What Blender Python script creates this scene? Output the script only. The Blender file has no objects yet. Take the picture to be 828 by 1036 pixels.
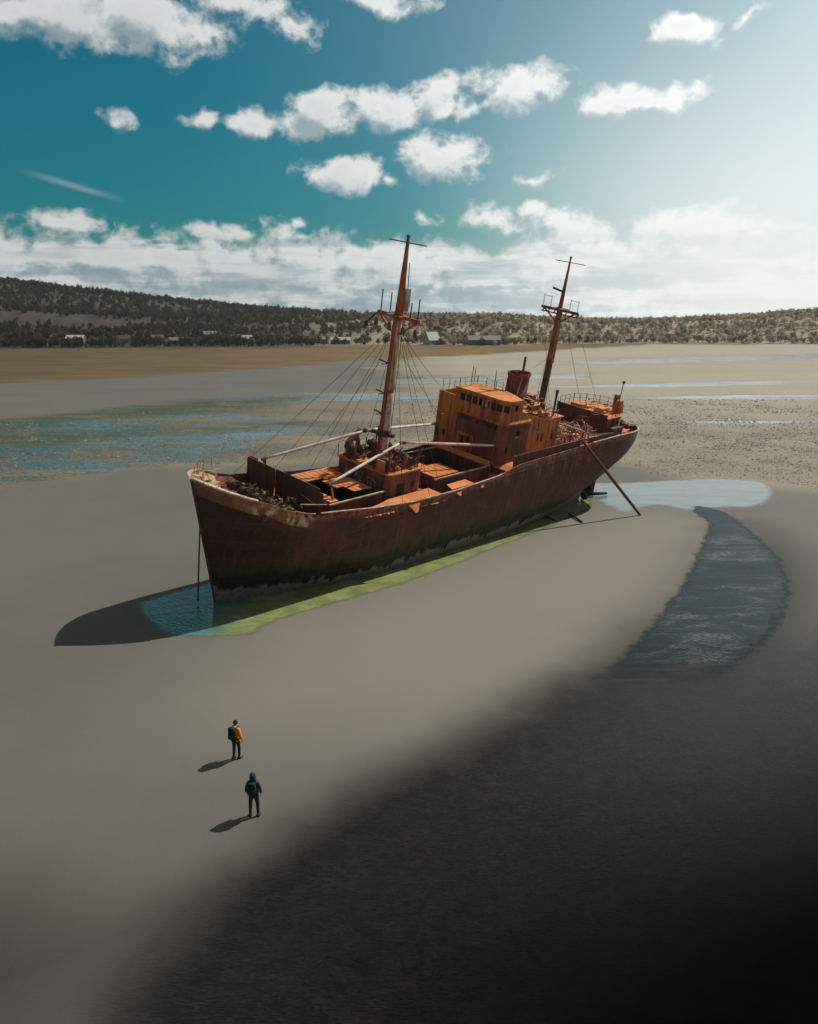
import bpy, bmesh, math, random
import numpy as np
from math import radians, sin, cos, tan, pi, sqrt, atan2
from mathutils import Vector, Matrix

random.seed(7); RNG = np.random.default_rng(7)
SC = bpy.context.scene
COL = SC.collection

# ------------------------------------------------------------------ camera geometry (also used to survey ground points)
CAM_H, FOC, PITCH, W0, H0 = 18.5, 900.0, radians(12.3), 828.0, 1036.0
def ray(px, py):
    u = (px - W0/2)/FOC; v = (py - H0/2)/FOC
    return np.array([u, cos(PITCH) - v*sin(PITCH), -sin(PITCH) - v*cos(PITCH)])
def at(px, py, z=0.0):
    d = ray(px, py); t = (z - CAM_H)/d[2]
    return (d[0]*t, d[1]*t)
def azel(px, py):
    d = ray(px, py); d = d/np.linalg.norm(d)
    return (atan2(d[0], d[1]), math.asin(d[2]))

SUN_AZ, SUN_EL = radians(35.0), radians(46.0)        # heading counted from +X towards +Y
SUN_DIR = Vector((cos(SUN_EL)*cos(SUN_AZ), cos(SUN_EL)*sin(SUN_AZ), sin(SUN_EL)))

# ------------------------------------------------------------------ generic helpers
def link(o, parent=None):
    COL.objects.link(o)
    if parent is not None: o.parent = parent
    return o
def tag(o, label=None, cat=None, group=None, kind=None):
    if label: o['label'] = label
    if cat: o['category'] = cat
    if group: o['group'] = group
    if kind: o['kind'] = kind
    return o
def empty(name, loc=(0,0,0), rz=0.0):
    o = bpy.data.objects.new(name, None); o.empty_display_size = .3
    o.location = loc; o.rotation_euler = (0,0,rz)
    return link(o)

class MB:
    """collects shapes, builds one mesh object"""
    def __init__(s): s.v = []; s.f = []; s.m = []
    def add(s, vs, fs, mi=0):
        n = len(s.v); s.v += [tuple(map(float, p)) for p in vs]
        s.f += [tuple(n+i for i in f) for f in fs]; s.m += [mi]*len(fs)
    def box(s, c, size, R=None, mi=0, taper=1.0):
        hx, hy, hz = [q/2 for q in size]; c = Vector(c); vs = []
        for z in (-1, 1):
            k = taper if z > 0 else 1
            for x, y in ((-1,-1),(1,-1),(1,1),(-1,1)):
                p = Vector((x*hx*k, y*hy*k, z*hz))
                if R is not None: p = R @ p
                vs.append(c + p)
        s.add(vs, [(3,2,1,0),(4,5,6,7),(0,1,5,4),(1,2,6,5),(2,3,7,6),(3,0,4,7)], mi)
    def tube(s, pts, r, n=8, mi=0, caps=True):
        pts = [Vector(p) for p in pts]
        if not isinstance(r, (list, tuple)): r = [r]*len(pts)
        rings = []; prev = None
        for i, p in enumerate(pts):
            d = (pts[min(i+1, len(pts)-1)] - pts[max(i-1, 0)])
            d = d.normalized() if d.length > 1e-9 else Vector((0,0,1))
            if prev is None:
                a = d.orthogonal().normalized()
            else:
                a = prev - d*prev.dot(d)
                a = a.normalized() if a.length > 1e-6 else d.orthogonal().normalized()
            prev = a; b = d.cross(a)
            rings.append([p + (a*cos(2*pi*k/n) + b*sin(2*pi*k/n))*r[i] for k in range(n)])
        vs = [q for rg in rings for q in rg]; fs = []
        for i in range(len(rings)-1):
            for k in range(n):
                k2 = (k+1) % n
                fs.append((i*n+k, i*n+k2, (i+1)*n+k2, (i+1)*n+k))
        if caps:
            fs.append(tuple(range(n-1, -1, -1))); fs.append(tuple((len(rings)-1)*n+k for k in range(n)))
        s.add(vs, fs, mi)
    def bar(s, a, b, w, h=None, mi=0):
        a = Vector(a); b = Vector(b); h = h or w
        d = b - a; L = d.length; z = d.normalized()
        up = Vector((0,0,1)) if abs(z.z) < .95 else Vector((1,0,0))
        x = up.cross(z).normalized(); y = z.cross(x)
        R = Matrix((x, y, z)).transposed()
        s.box((a+b)/2, (w, h, L), R, mi)
    def prism(s, poly, ext, mi=0):
        """polygon of 3D points swept along ext"""
        n = len(poly); e = Vector(ext)
        vs = [Vector(p) for p in poly] + [Vector(p)+e for p in poly]
        fs = [tuple(range(n-1,-1,-1)), tuple(range(n, 2*n))] + [(i, (i+1)%n, n+(i+1)%n, n+i) for i in range(n)]
        s.add(vs, fs, mi)
    def ball(s, c, r, n=8, m=5, mi=0, jit=0.0):
        c = Vector(c); r = Vector(r) if hasattr(r, '__len__') else Vector((r,r,r)); vs = []
        for j in range(m+1):
            th = pi*j/m
            for k in range(n):
                q = 1 + (random.uniform(-jit, jit) if jit else 0)
                vs.append(c + Vector((r.x*sin(th)*cos(2*pi*k/n)*q, r.y*sin(th)*sin(2*pi*k/n)*q, r.z*cos(th)*q)))
        fs = [(j*n+k, (j+1)*n+k, (j+1)*n+(k+1)%n, j*n+(k+1)%n) for j in range(m) for k in range(n)]
        s.add(vs, fs, mi)
    def build(s, name, mat, parent=None, smooth=False, bevel=0.0):
        me = bpy.data.meshes.new(name); me.from_pydata(s.v, [], s.f)
        mats = mat if isinstance(mat, (list, tuple)) else [mat]
        for m in mats: me.materials.append(m)
        if len(mats) > 1: me.polygons.foreach_set('material_index', s.m)
        bm = bmesh.new(); bm.from_mesh(me)
        bmesh.ops.recalc_face_normals(bm, faces=bm.faces); bm.to_mesh(me); bm.free()
        if smooth: me.polygons.foreach_set('use_smooth', [True]*len(me.polygons))
        me.update()
        o = bpy.data.objects.new(name, me); link(o, parent)
        if bevel:
            b = o.modifiers.new('bevel', 'BEVEL'); b.width = bevel; b.segments = 2; b.limit_method = 'ANGLE'
        return o

def split_build(b, name, mat, parent=None, smooth=False):
    """one object for every loose piece in the builder"""
    par = list(range(len(b.v)))
    def find(i):
        while par[i] != i: par[i] = par[par[i]]; i = par[i]
        return i
    for f in b.f:
        r0 = find(f[0])
        for q in f[1:]: par[find(q)] = r0
    gr = {}
    for f in b.f: gr.setdefault(find(f[0]), []).append(f)
    out = []
    for fs in gr.values():
        ids = sorted({i for f in fs for i in f}); mp = {q: k for k, q in enumerate(ids)}
        m = MB(); m.v = [b.v[i] for i in ids]; m.f = [tuple(mp[i] for i in f) for f in fs]; m.m = [0]*len(fs)
        out.append(m.build(name, mat, parent, smooth))
    return out

def mesh_np(name, V, F, mat, parent=None, smooth=False, attrs=None):
    """V (n,3), F (m,k) all same k; attrs {name: (n,) float}"""
    me = bpy.data.meshes.new(name); n, (m, k) = len(V), F.shape
    me.vertices.add(n); me.vertices.foreach_set('co', np.asarray(V, np.float32).ravel())
    me.loops.add(m*k); me.loops.foreach_set('vertex_index', F.astype(np.int32).ravel())
    me.polygons.add(m); me.polygons.foreach_set('loop_start', np.arange(0, m*k, k, dtype=np.int32))
    me.polygons.foreach_set('loop_total', np.full(m, k, np.int32))
    if smooth: me.polygons.foreach_set('use_smooth', np.ones(m, bool))
    me.materials.append(mat); me.update(calc_edges=True); me.validate()
    for a, val in (attrs or {}).items():
        at_ = me.attributes.new(a, 'FLOAT', 'POINT'); at_.data.foreach_set('value', np.asarray(val, np.float32))
    o = bpy.data.objects.new(name, me)
    return link(o, parent)

# ------------------------------------------------------------------ node helpers
class NT:
    def __init__(s, tree): s.t = tree; s.n = tree.nodes; s.l = tree.links
    def node(s, typ, **kw):
        n = s.n.new(typ)
        for k, v in kw.items(): setattr(n, k, v)
        return n
    def put(s, sock, val):
        if isinstance(val, bpy.types.NodeSocket): s.l.new(val, sock)
        elif val is not None:
            try: sock.default_value = val
            except Exception: sock.default_value = (*val, 1) if hasattr(val, '__len__') else (val, val, val)
    def math(s, op, a, b=None, c=None, clamp=False):
        n = s.node('ShaderNodeMath', operation=op); n.use_clamp = clamp
        for i, q in enumerate((a, b, c)):
            if q is not None: s.put(n.inputs[i], q)
        return n.outputs[0]
    def vec(s, op, a, b=None, scale=None):
        n = s.node('ShaderNodeVectorMath', operation=op); s.put(n.inputs[0], a)
        if b is not None: s.put(n.inputs[1], b)
        if scale is not None: s.put(n.inputs['Scale'], scale)
        return n.outputs['Value'] if op in ('DOT_PRODUCT','LENGTH') else n.outputs[0]
    def mix(s, f, a, b, typ='MIX', clamp=False):
        n = s.node('ShaderNodeMix', data_type='RGBA', blend_type=typ); n.clamp_result = clamp
        s.put(n.inputs[0], f)
        for i, q in ((6, a), (7, b)): s.put(n.inputs[i], q if isinstance(q, bpy.types.NodeSocket) else (*q[:3], 1))
        return n.outputs[2]
    def ramp(s, x, a, b, lo=0.0, hi=1.0, smooth=True):
        n = s.node('ShaderNodeMapRange', interpolation_type='SMOOTHSTEP' if smooth else 'LINEAR')
        s.put(n.inputs[0], x); n.inputs[1].default_value = a; n.inputs[2].default_value = b
        n.inputs[3].default_value = lo; n.inputs[4].default_value = hi
        return n.outputs[0]
    def noise(s, vec, scale, detail=4, rough=.55, dist=0.0, col=False):
        n = s.node('ShaderNodeTexNoise'); s.put(n.inputs['Vector'], vec)
        n.inputs['Scale'].default_value = scale; n.inputs['Detail'].default_value = detail
        n.inputs['Roughness'].default_value = rough; n.inputs['Distortion'].default_value = dist
        return n.outputs['Color' if col else 'Fac']
    def voro(s, vec, scale, feature='F1', rnd=1.0):
        n = s.node('ShaderNodeTexVoronoi', feature=feature); s.put(n.inputs['Vector'], vec)
        n.inputs['Scale'].default_value = scale; n.inputs['Randomness'].default_value = rnd
        return n.outputs['Distance']
    def scaled(s, vec, sc):
        return s.vec('MULTIPLY', vec, sc)
    def attr(s, name):
        n = s.node('ShaderNodeAttribute', attribute_name=name); return n.outputs['Fac']
    def bump(s, h, strength=.5, dist=.02):
        n = s.node('ShaderNodeBump'); s.put(n.inputs['Height'], h)
        s.put(n.inputs['Strength'], strength); n.inputs['Distance'].default_value = dist
        return n.outputs[0]

def new_mat(name):
    m = bpy.data.materials.new(name); m.use_nodes = True
    t = NT(m.node_tree); b = t.n['Principled BSDF']
    return m, t, b

def simple(name, col, rough=.7, metal=0.0, var=.25, scale=6.0, bump=.2, bdist=.01):
    m, t, b = new_mat(name); tc = t.node('ShaderNodeTexCoord').outputs['Object']
    n = t.noise(tc, scale, 5, .6)
    f = t.ramp(n, .3, .7, 1-var, 1+var)
    c = t.vec('SCALE', tuple(col), scale=f)
    t.put(b.inputs['Base Color'], c); b.inputs['Roughness'].default_value = rough; b.inputs['Metallic'].default_value = metal
    if bump: t.put(b.inputs['Normal'], t.bump(t.noise(tc, scale*4, 3), bump, bdist))
    return m

def rust(name, c1, c2, c3, pale=None, pale_amt=.0, scale=.6, streak=True, rough=.85, bump=.35):
    """layered rust: broad patches, run-off streaks, flaking specks"""
    m, t, b = new_mat(name); tc = t.node('ShaderNodeTexCoord').outputs['Object']
    n1 = t.noise(tc, scale, 6, .62, .4)
    n2 = t.noise(t.scaled(tc, (2.6, 2.6, .28)), scale*1.4, 5, .6)
    n3 = t.noise(tc, scale*9, 5, .7)
    c = t.mix(t.ramp(n1, .42, .58), c1, c2)
    if streak: c = t.mix(t.ramp(n2, .47, .62, 0, .92), c, c3)
    if streak: c = t.mix(t.ramp(t.noise(t.scaled(tc, (5.5, 5.5, .35)), scale*1.6, 4, .65), .56, .68, 0, .7), c, tuple(q*.55 for q in c3))
    c = t.mix(t.ramp(n3, .55, .72, 0, .7), c, tuple(q*.45 for q in c3))
    c = t.mix(t.ramp(n3, .42, .3, 0, .45), c, tuple(min(1, q*1.55) for q in c1))
    if pale:
        n4 = t.noise(tc, scale*2.3, 6, .65, .6)
        lo = .75 - pale_amt*.5
        c = t.mix(t.ramp(n4, lo, lo+.06), c, pale)
    t.put(b.inputs['Base Color'], c)
    b.inputs['Roughness'].default_value = rough
    t.put(b.inputs['Normal'], t.bump(t.math('ADD', n3, t.math('MULTIPLY', n1, .8)), bump, .04))
    return m

M = {}
M['deck']    = rust('deck_rust', (.56,.165,.042), (.62,.235,.075), (.33,.085,.028), pale=(.52,.27,.17), pale_amt=.10, scale=.5, streak=False)
M['house']   = rust('house_rust', (.43,.125,.028), (.52,.18,.042), (.17,.045,.02), pale=(.50,.27,.12), pale_amt=.14, scale=.5)
M['grimy']   = rust('grimy_paint', (.15,.052,.028), (.24,.082,.030), (.09,.036,.026), scale=.5)
M['dark']    = rust('dark_rust', (.085,.036,.027), (.13,.048,.030), (.05,.022,.018), scale=.6)
M['gear']    = rust('gear_rust', (.17,.065,.04), (.26,.10,.05), (.08,.03,.022), scale=1.2)
M['red']     = rust('red_rust', (.20,.05,.028), (.28,.075,.035), (.11,.03,.02), scale=.6)
M['mast']    = rust('mast_rust', (.34,.075,.028), (.44,.13,.04), (.14,.032,.017), scale=.8)
M['pole']    = rust('pole_dark_rust', (.12,.055,.035), (.16,.07,.04), (.07,.03,.02), scale=.8)
M['boom']    = rust('boom_paint', (.72,.62,.54), (.62,.47,.39), (.24,.10,.06), scale=1.1, streak=False)
M['rail']    = rust('rail_paint', (.50,.40,.34), (.36,.19,.13), (.26,.11,.07), scale=1.4, streak=False)
M['mastcream'] = rust('flaking_ochre_paint', (.62,.48,.28), (.52,.35,.17), (.30,.11,.05), scale=1.3)
M['cream']   = rust('old_cream_paint', (.58,.52,.42), (.46,.36,.25), (.28,.13,.07), scale=1.6)
M['junk']    = rust('scrap_rust', (.055,.04,.036), (.12,.06,.04), (.03,.02,.018), pale=(.34,.25,.2), pale_amt=.22, scale=1.6, streak=False)
M['junk2']   = rust('scrap_pale_rust', (.34,.17,.09), (.42,.26,.17), (.17,.07,.04), scale=1.6, streak=False)
M['wire']    = simple('wire', (.045,.04,.038), .7, .3, bump=0)
M['slate']   = rust('dark_grey', (.045,.038,.036), (.06,.048,.042), (.03,.022,.02), scale=1.0)
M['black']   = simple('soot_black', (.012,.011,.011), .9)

# hull paint: maroon topsides, black boot-top with ragged edge, pale grey foot, cream/orange strake by the bow
def hull_material():
    m, t, b = new_mat('hull_paint')
    tc = t.node('ShaderNodeTexCoord').outputs['Object']
    sx = t.node('ShaderNodeSeparateXYZ'); t.put(sx.inputs[0], tc); X, Y, Z = sx.outputs
    below = t.attr('below')
    nb = t.noise(tc, .35, 6, .62, .5)
    ns = t.noise(t.scaled(tc, (1.5, 1.5, .16)), 1.0, 6, .62)       # vertical run-off
    nf = t.noise(tc, 4.0, 5, .7)
    plate = t.noise(t.scaled(tc, (.17, .3, .75)), 1.0, 1, .5)
    c = t.mix(t.ramp(nb, .40, .60), (.050,.0145,.0125), (.122,.028,.021))
    c = t.mix(t.ramp(ns, .52, .72, 0, .55), c, (.030,.013,.011))
    c = t.mix(t.ramp(plate, .42, .6, 0, .35), c, (.095,.033,.023))
    rstreak = t.noise(t.scaled(tc, (2.2, 1, .07)), 1.0, 4, .6)
    c = t.mix(t.math('MULTIPLY', t.ramp(rstreak, .60, .69), t.ramp(below, .4, 2.5)), c, (.20,.06,.032))
    aft = t.ramp(X, 4, 22)                                         # further aft more red
    c = t.mix(t.math('MULTIPLY', t.ramp(X, 4, -2), .65), c, (.020,.013,.012))
    c = t.mix(t.math('MULTIPLY', aft, .45), c, (.115,.036,.025))
    pat = t.noise(t.scaled(tc, (.5, .5, .8)), 1.0, 5, .65, .8)
    c = t.mix(t.math('MULTIPLY', t.ramp(pat, .56, .64, 0, .6), t.ramp(X, -1, 6)), c, (.20,.058,.030))
    c = t.mix(t.ramp(pat, .40, .33, 0, .5), c, (.028,.014,.012))
    # black boot-top, edge ragged
    zz = t.math('ADD', Z, t.math('MULTIPLY', X, .022))
    edge = t.math('ADD', zz, t.math('ADD', t.math('MULTIPLY', t.math('SUBTRACT', ns, .5), 2.4), t.math('MULTIPLY', t.math('SUBTRACT', nf, .5), .8)))
    c = t.mix(t.ramp(edge, 3.1, 2.1), c, (.012,.0105,.009))
    algae = t.math('MULTIPLY', t.ramp(edge, 3.4, 2.6), t.ramp(edge, 1.9, 2.6))
    c = t.mix(t.math('MULTIPLY', algae, .5), c, (.06,.052,.018))
    # pale grey foot
    e2 = t.math('ADD', zz, t.math('ADD', t.math('MULTIPLY', t.math('SUBTRACT', ns, .5), 2.3), t.math('MULTIPLY', t.math('SUBTRACT', nb, .5), 1.6)))
    c = t.mix(t.ramp(e2, 1.35, 1.0, 0, .92), c, (.20,.195,.185))
    c = t.mix(t.math('MULTIPLY', t.ramp(nf, .45, .65), t.ramp(e2, 1.0, .6, 0, .8)), c, (.05,.05,.048))
    # strake under the forecastle rail: orange and cream flakes
    strake = t.math('MULTIPLY', t.ramp(below, 1.15, 1.0), t.ramp(X, 4.6, 4.0))
    n4 = t.noise(t.scaled(tc, (1.0, 1.0, .55)), 1.3, 5, .6, .6)
    sc_ = t.mix(t.ramp(n4, .36, .62), (.22,.07,.022), (.38,.17,.045))
    sc_ = t.mix(t.math('MULTIPLY', t.ramp(n4, .47, .58), t.ramp(X, -.6, 1.2)), sc_, (.62,.5,.34))
    sc_ = t.mix(t.ramp(nf, .56, .66), sc_, (.12,.04,.02))
    sc_ = t.mix(t.ramp(X, -.4, -1.5, 0, .8), sc_, (.13,.045,.03))
    c = t.mix(strake, c, sc_)
    c = t.mix(t.math('MULTIPLY', t.ramp(below, .75, .05), t.ramp(nf, .44, .56, 0, .85)), c, (.40,.17,.085))
    t.put(b.inputs['Base Color'], c)
    b.inputs['Roughness'].default_value = .78
    seamx = t.math('FRACT', t.math('MULTIPLY', X, .19)); seamz = t.math('FRACT', t.math('ADD', t.math('MULTIPLY', Z, .62), t.math('MULTIPLY', X, -.004)))
    seam = t.math('MAXIMUM', t.ramp(seamx, .985, .995), t.ramp(seamz, .94, .985))
    c2 = t.mix(t.math('MULTIPLY', seam, t.ramp(nf, .35, .6, .1, .55)), c, (.17,.062,.038)); t.put(b.inputs['Base Color'], c2)
    pl = t.node('ShaderNodeTexWave', wave_type='BANDS', bands_direction='X'); t.put(pl.inputs[0], tc); pl.inputs['Scale'].default_value = .16
    pl2 = t.node('ShaderNodeTexWave', wave_type='BANDS', bands_direction='Z'); t.put(pl2.inputs[0], tc); pl2.inputs['Scale'].default_value = .24
    h = t.math('ADD', t.math('MULTIPLY', nf, .35), t.math('ADD', t.math('MULTIPLY', t.ramp(pl.outputs['Fac'], .9, 1), .35), t.math('MULTIPLY', t.ramp(pl2.outputs['Fac'], .9, 1), .35)))
    h = t.math('ADD', h, t.math('MULTIPLY', nb, 1.2))
    t.put(b.inputs['Normal'], t.bump(h, .8, .07))
    return m
M['hull'] = hull_material()

# =================================================================== THE WRECK
# local frame: x runs aft from the stem foot, y to port (mirrored into Blender's right-handed frame by SB), z up
HEAD, HEEL, TRIM = radians(48), radians(11), radians(2)
_a = Vector((cos(HEAD), sin(HEAD), 0)); _p = Vector((sin(HEAD), -cos(HEAD), 0)); _u = Vector((0,0,1))
_a, _u = _a*cos(TRIM) + _u*sin(TRIM), _u*cos(TRIM) - _a*sin(TRIM)
_p, _u = _p*cos(HEEL) - _u*sin(HEEL), _u*cos(HEEL) + _p*sin(HEEL)
SHIP_O = Vector((-12.92, 56.69, 0.0))
def ship_world(x, y, z): return SHIP_O + _a*x + _p*y + _u*z

class SB(MB):
    def add(s, vs, fs, mi=0):
        super().add([(q[0], -q[1], q[2]) for q in vs], fs, mi)

ship = empty('shipwreck')
ship.matrix_world = Matrix(((_a.x, -_p.x, _u.x, SHIP_O.x), (_a.y, -_p.y, _u.y, SHIP_O.y), (_a.z, -_p.z, _u.z, SHIP_O.z), (0,0,0,1)))
tag(ship, 'rusty stranded cargo ship heeling on the sand, two masts and an orange bridge', 'shipwreck')

def ip(x, xs, ys): return float(np.interp(x, xs, ys))
TOPX = [-2.4,-1.2, 0.0, 1.2, 2.4, 4.0, 6.6, 10.0, 14.2, 19.0, 24.6, 25.6, 27.3, 33.0, 38.0, 42.0, 46.0, 48.5, 50.5, 53.0]
TOPZ = [ 9.25, 8.75, 8.35, 8.0, 7.45, 6.95, 6.65, 6.2, 5.85, 5.8, 6.05, 6.3, 6.6, 6.7, 6.8, 6.85, 6.8, 6.65, 6.4, 6.0]
def ztop(x): return ip(x, TOPX, TOPZ)
def zdeck(x):
    if x < 5.4: return ip(x, [-2.4, 0, 2.5, 5.5], [7.5, 7.1, 6.45, 6.0])
    if x < 25.4: return ip(x, [5.4, 10, 14, 25.4], [5.35, 5.15, 5.0, 5.05])
    return ip(x, [25.4, 27, 42, 50, 56], [5.9, 6.38, 6.45, 5.95, 5.5])
def xstem(z): return -0.245*max(z, -1) if z > 0 else -0.05*z
def xstern(z): return ip(z, [-3, -1, .2, 1.6, 3, 4.2, 5.5, 7], [44.5, 46.8, 48.3, 50.2, 51.0, 51.5, 51.8, 51.9])
def bz(z): return ip(z, [-3, -2, -1, 0, 1.5, 3, 5], [1.4, 2.3, 2.95, 3.4, 3.85, 4.15, 4.3])
def hb(x, z):
    """half breadth"""
    t = (x - xstem(z)); Le = ip(z, [-2, 0, 3, 6, 9], [15, 14, 11.5, 8.0, 5.6]); n = ip(z, [-2, 0, 4, 8], [1.6, 1.75, 2.1, 2.9])
    t = min(max(t/Le, 0), 1); g = 1 - (1-t)**n
    s = xstern(z) - x; Lr = ip(z, [-2, 0, 2, 4.2, 6], [24, 20, 13, 8, 6.5]); s = min(max(s/Lr, 0), 1)
    e = ip(z, [-2, 1, 4, 6], [1.7, 1.8, 2.0, 2.0])
    h = (1 - (1-s)**e)
    if z > 3: h = h*(1 - ip(z, [3, 5], [0, 1])) + sqrt(max(0, 1-(1-s)**2))*ip(z, [3, 5], [0, 1])
    return max(bz(z)*g*h, .0)

def build_hull():
    us = np.concatenate([np.linspace(0, .12, 22)[:-1]**1.0, np.linspace(.12, .84, 330)[:-1], np.linspace(.84, 1, 34)])
    us = us.copy(); nlow = 20; nup = 10
    rows = nlow + nup
    V, below, F = [], [], []
    def station(u):
        # x depends on z through stem and stern outlines; iterate for the top edge
        col = []
        xt = -2.2 + u*54.8
        for _ in range(6):
            z1 = ztop(xt); xt = xstem(z1) + u*(xstern(z1) - xstem(z1))
        zd = zdeck(xt); zsplit = min(zd, z1 - .12)
        zs = list(np.linspace(-2.6, zsplit, nlow)) + list(np.linspace(zsplit, z1, nup+1))[1:]
        for z in zs:
            x = xstem(z) + u*(xstern(z) - xstem(z))
            col.append((x, hb(x, z), z, z1 - z))
        return col
    cols = [station(u) for u in us]; nx = len(us); nr = len(cols[0])
    def torn(i, j, side):
        """missing bulwark plate on the port side"""
        if side < 0: return False
        x = cols[i][j][0]
        k = j - nlow + 1
        if k < 1: return False
        if 18.9 < x < 19.9 and 2 <= k <= 7: return True
        if 22.2 < x < 22.7 and 4 <= k <= 6: return True
        rg = .5 + .28*sin(x*5.1)*cos(x*2.3+1) + .22*sin(x*13.7+2)*cos(x*7.9) + .15*sin(x*31)
        if 8.6 < x < 13.3: return k <= 3.6*(rg-.42)*(1 if sin(x*1.9+.4) > -.55 else .4) + (x-8.6)*.22 - .2 and k >= 1 + (sin(x*6.3) > .5)
        if 14.9 < x < 18.2: return 1 <= k <= 3.2*(rg-.45)
        if 2.7 < x < 5.3: return k >= nup - 2 - int(3*(.5+.5*sin(x*6.0))) and sin(x*9+1) > -.3
        return False
    def vid(side, layer, i, j): return ((0 if side > 0 else 1)*2 + layer)*nx*nr + i*nr + j
    V = np.zeros((4*nx*nr, 3)); below = np.zeros(4*nx*nr)
    for si, side in enumerate((1, -1)):
        for layer in (0, 1):
            for i in range(nx):
                for j in range(nr):
                    x, y, z, b = cols[i][j]
                    th = .07 if layer else 0
                    q = min(1, max(0, (x+1.5)/3))
                    # plates dented between frames
                    dent = .022*sin(x*2.9 + .6*sin(z*1.7))*sin(z*1.9+1)*min(1, y) if 1 < z else 0
                    V[vid(side, layer, i, j)] = (x, side*max(y - th + dent, 0), z); below[vid(side, layer, i, j)] = b
    for side in (1, -1):
        for i in range(nx-1):
            for j in range(nr-1):
                if torn(i, j, side): continue
                a = [vid(side, 0, i, j), vid(side, 0, i+1, j), vid(side, 0, i+1, j+1), vid(side, 0, i, j+1)]
                F.append(a)
                if j >= nlow - 3:
                    F.append([vid(side, 1, i, j), vid(side, 1, i, j+1), vid(side, 1, i+1, j+1), vid(side, 1, i+1, j)])
            if not torn(i, nr-2, side):
                F.append([vid(side, 0, i, nr-1), vid(side, 0, i+1, nr-1), vid(side, 1, i+1, nr-1), vid(side, 1, i, nr-1)])
    V[:, 1] *= -1
    o = mesh_np('hull', V, np.array(F), M['hull'], ship, True, {'below': below})
    bm = bmesh.new(); bm.from_mesh(o.data)
    bmesh.ops.remove_doubles(bm, verts=bm.verts, dist=.004)
    bmesh.ops.recalc_face_normals(bm, faces=bm.faces); bm.to_mesh(o.data); bm.free()
    e = o.modifiers.new('edge', 'EDGE_SPLIT'); e.split_angle = radians(40)
    return o
hull = build_hull()

# decks -------------------------------------------------------------
def deck(name, x0, x1, mat, n=60, hole=None, inset=.03):
    """planked steel deck, following sheer and hull plan, optional rectangular hatch holes [(xa, xb, ya, yb)]"""
    xs = sorted(set(list(np.linspace(x0, x1, n)) + [q for h in (hole or []) for q in h[:2]]))
    yf = [-1, -.82, -.6, -.35, -.1, .1, .35, .6, .82, 1]
    b = SB()
    for i in range(len(xs)-1):
        xa, xb = xs[i], xs[i+1]; xm = (xa+xb)/2
        ha = max(hb(xa, zdeck(xa+1e-4)) - inset, 0); hb_ = max(hb(xb, zdeck(xb-1e-4)) - inset, 0)
        za, zb = zdeck(xa+1e-4), zdeck(xb-1e-4)
        hs = [h for h in (hole or []) if h[0]-1e-6 <= xm <= h[1]+1e-6]
        if hs:
            spans = [(-1, hs[0][2]), (hs[0][3], 1)]
            for lo, hi in spans:
                ya0 = -ha if lo == -1 else lo; ya1 = ha if hi == 1 else hi
                yb0 = -hb_ if lo == -1 else lo; yb1 = hb_ if hi == 1 else hi
                b.add([(xa, ya0, za), (xb, yb0, zb), (xb, yb1, zb), (xa, ya1, za)], [(0,1,2,3)])
        else:
            for k in range(len(yf)-1):
                b.add([(xa, ha*yf[k], za), (xb, hb_*yf[k], zb), (xb, hb_*yf[k+1], zb), (xa, ha*yf[k+1], za)], [(0,1,2,3)])
    return b.build(name, mat, ship)
H1 = (7.0, 12.1, -2.75, 2.85); H2 = (18.0, 24.6, -2.6, 2.85)
deck('foredeck', -2.0, 5.45, M['gear'])
deck('main_deck', 5.5, 25.5, M['deck'], hole=[H1, H2])
deck('quarter_deck', 25.45, 51.6, M['deck'])
b = SB(); b.box((25.46, 0, 5.5), (.06, 8.3, 1.6)); b.build('deck_step', M['dark'], ship)
b = SB(); b.box((5.5, 0, 5.7), (.06, 7.4, .9)); b.build('deck_step', M['dark'], ship)

# cap rails ---------------------------------------------------------
def edge_pts(x0, x1, side, dz=.02, n=30, inset=.03):
    return [(x, side*max(hb(x, ztop(x)) - inset, 0.0), ztop(x) + dz) for x in np.linspace(x0, x1, n)]
def caprail(pts, w, mat, h=.07):
    b = SB()
    for i in range(len(pts)-1): b.bar(pts[i], Vector(pts[i+1]) + (Vector(pts[i+1])-Vector(pts[i]))*.02, w, h)
    return b.build('cap_rail', mat, ship)
caprail(edge_pts(-2.2, 0.4, 1), .26, M['cream'], .10); caprail(edge_pts(-2.2, 2.6, -1), .22, M['rail'], .10)
caprail(edge_pts(2.7, 4.4, 1, n=8), .09, M['rail'], .06)
caprail(edge_pts(4.9, 25.0, 1, n=40), .15, M['rail'], .06)
caprail(edge_pts(2.8, 24.8, -1, n=40), .15, M['dark'], .06)
pt = edge_pts(39, 51.7, 1, n=44)
caprail(pt, .16, M['rail'], .07)
caprail(edge_pts(40, 51.7, -1, n=44), .16, M['rail'], .07)
b = SB(); b.prism([(-2.45, -.1, 9.2), (-2.0, -.16, 9.35), (-1.5, -.16, 9.2), (-1.9, -.1, 8.8)], (0, .26, 0)); b.build('stem_head', M['cream'], ship)
# stem bar
b = SB(); b.tube([(xstem(z)-.03, 0, z) for z in np.linspace(-1, 9.2, 14)], .07, 6); b.build('stem_bar', M['dark'], ship, True)

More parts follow.
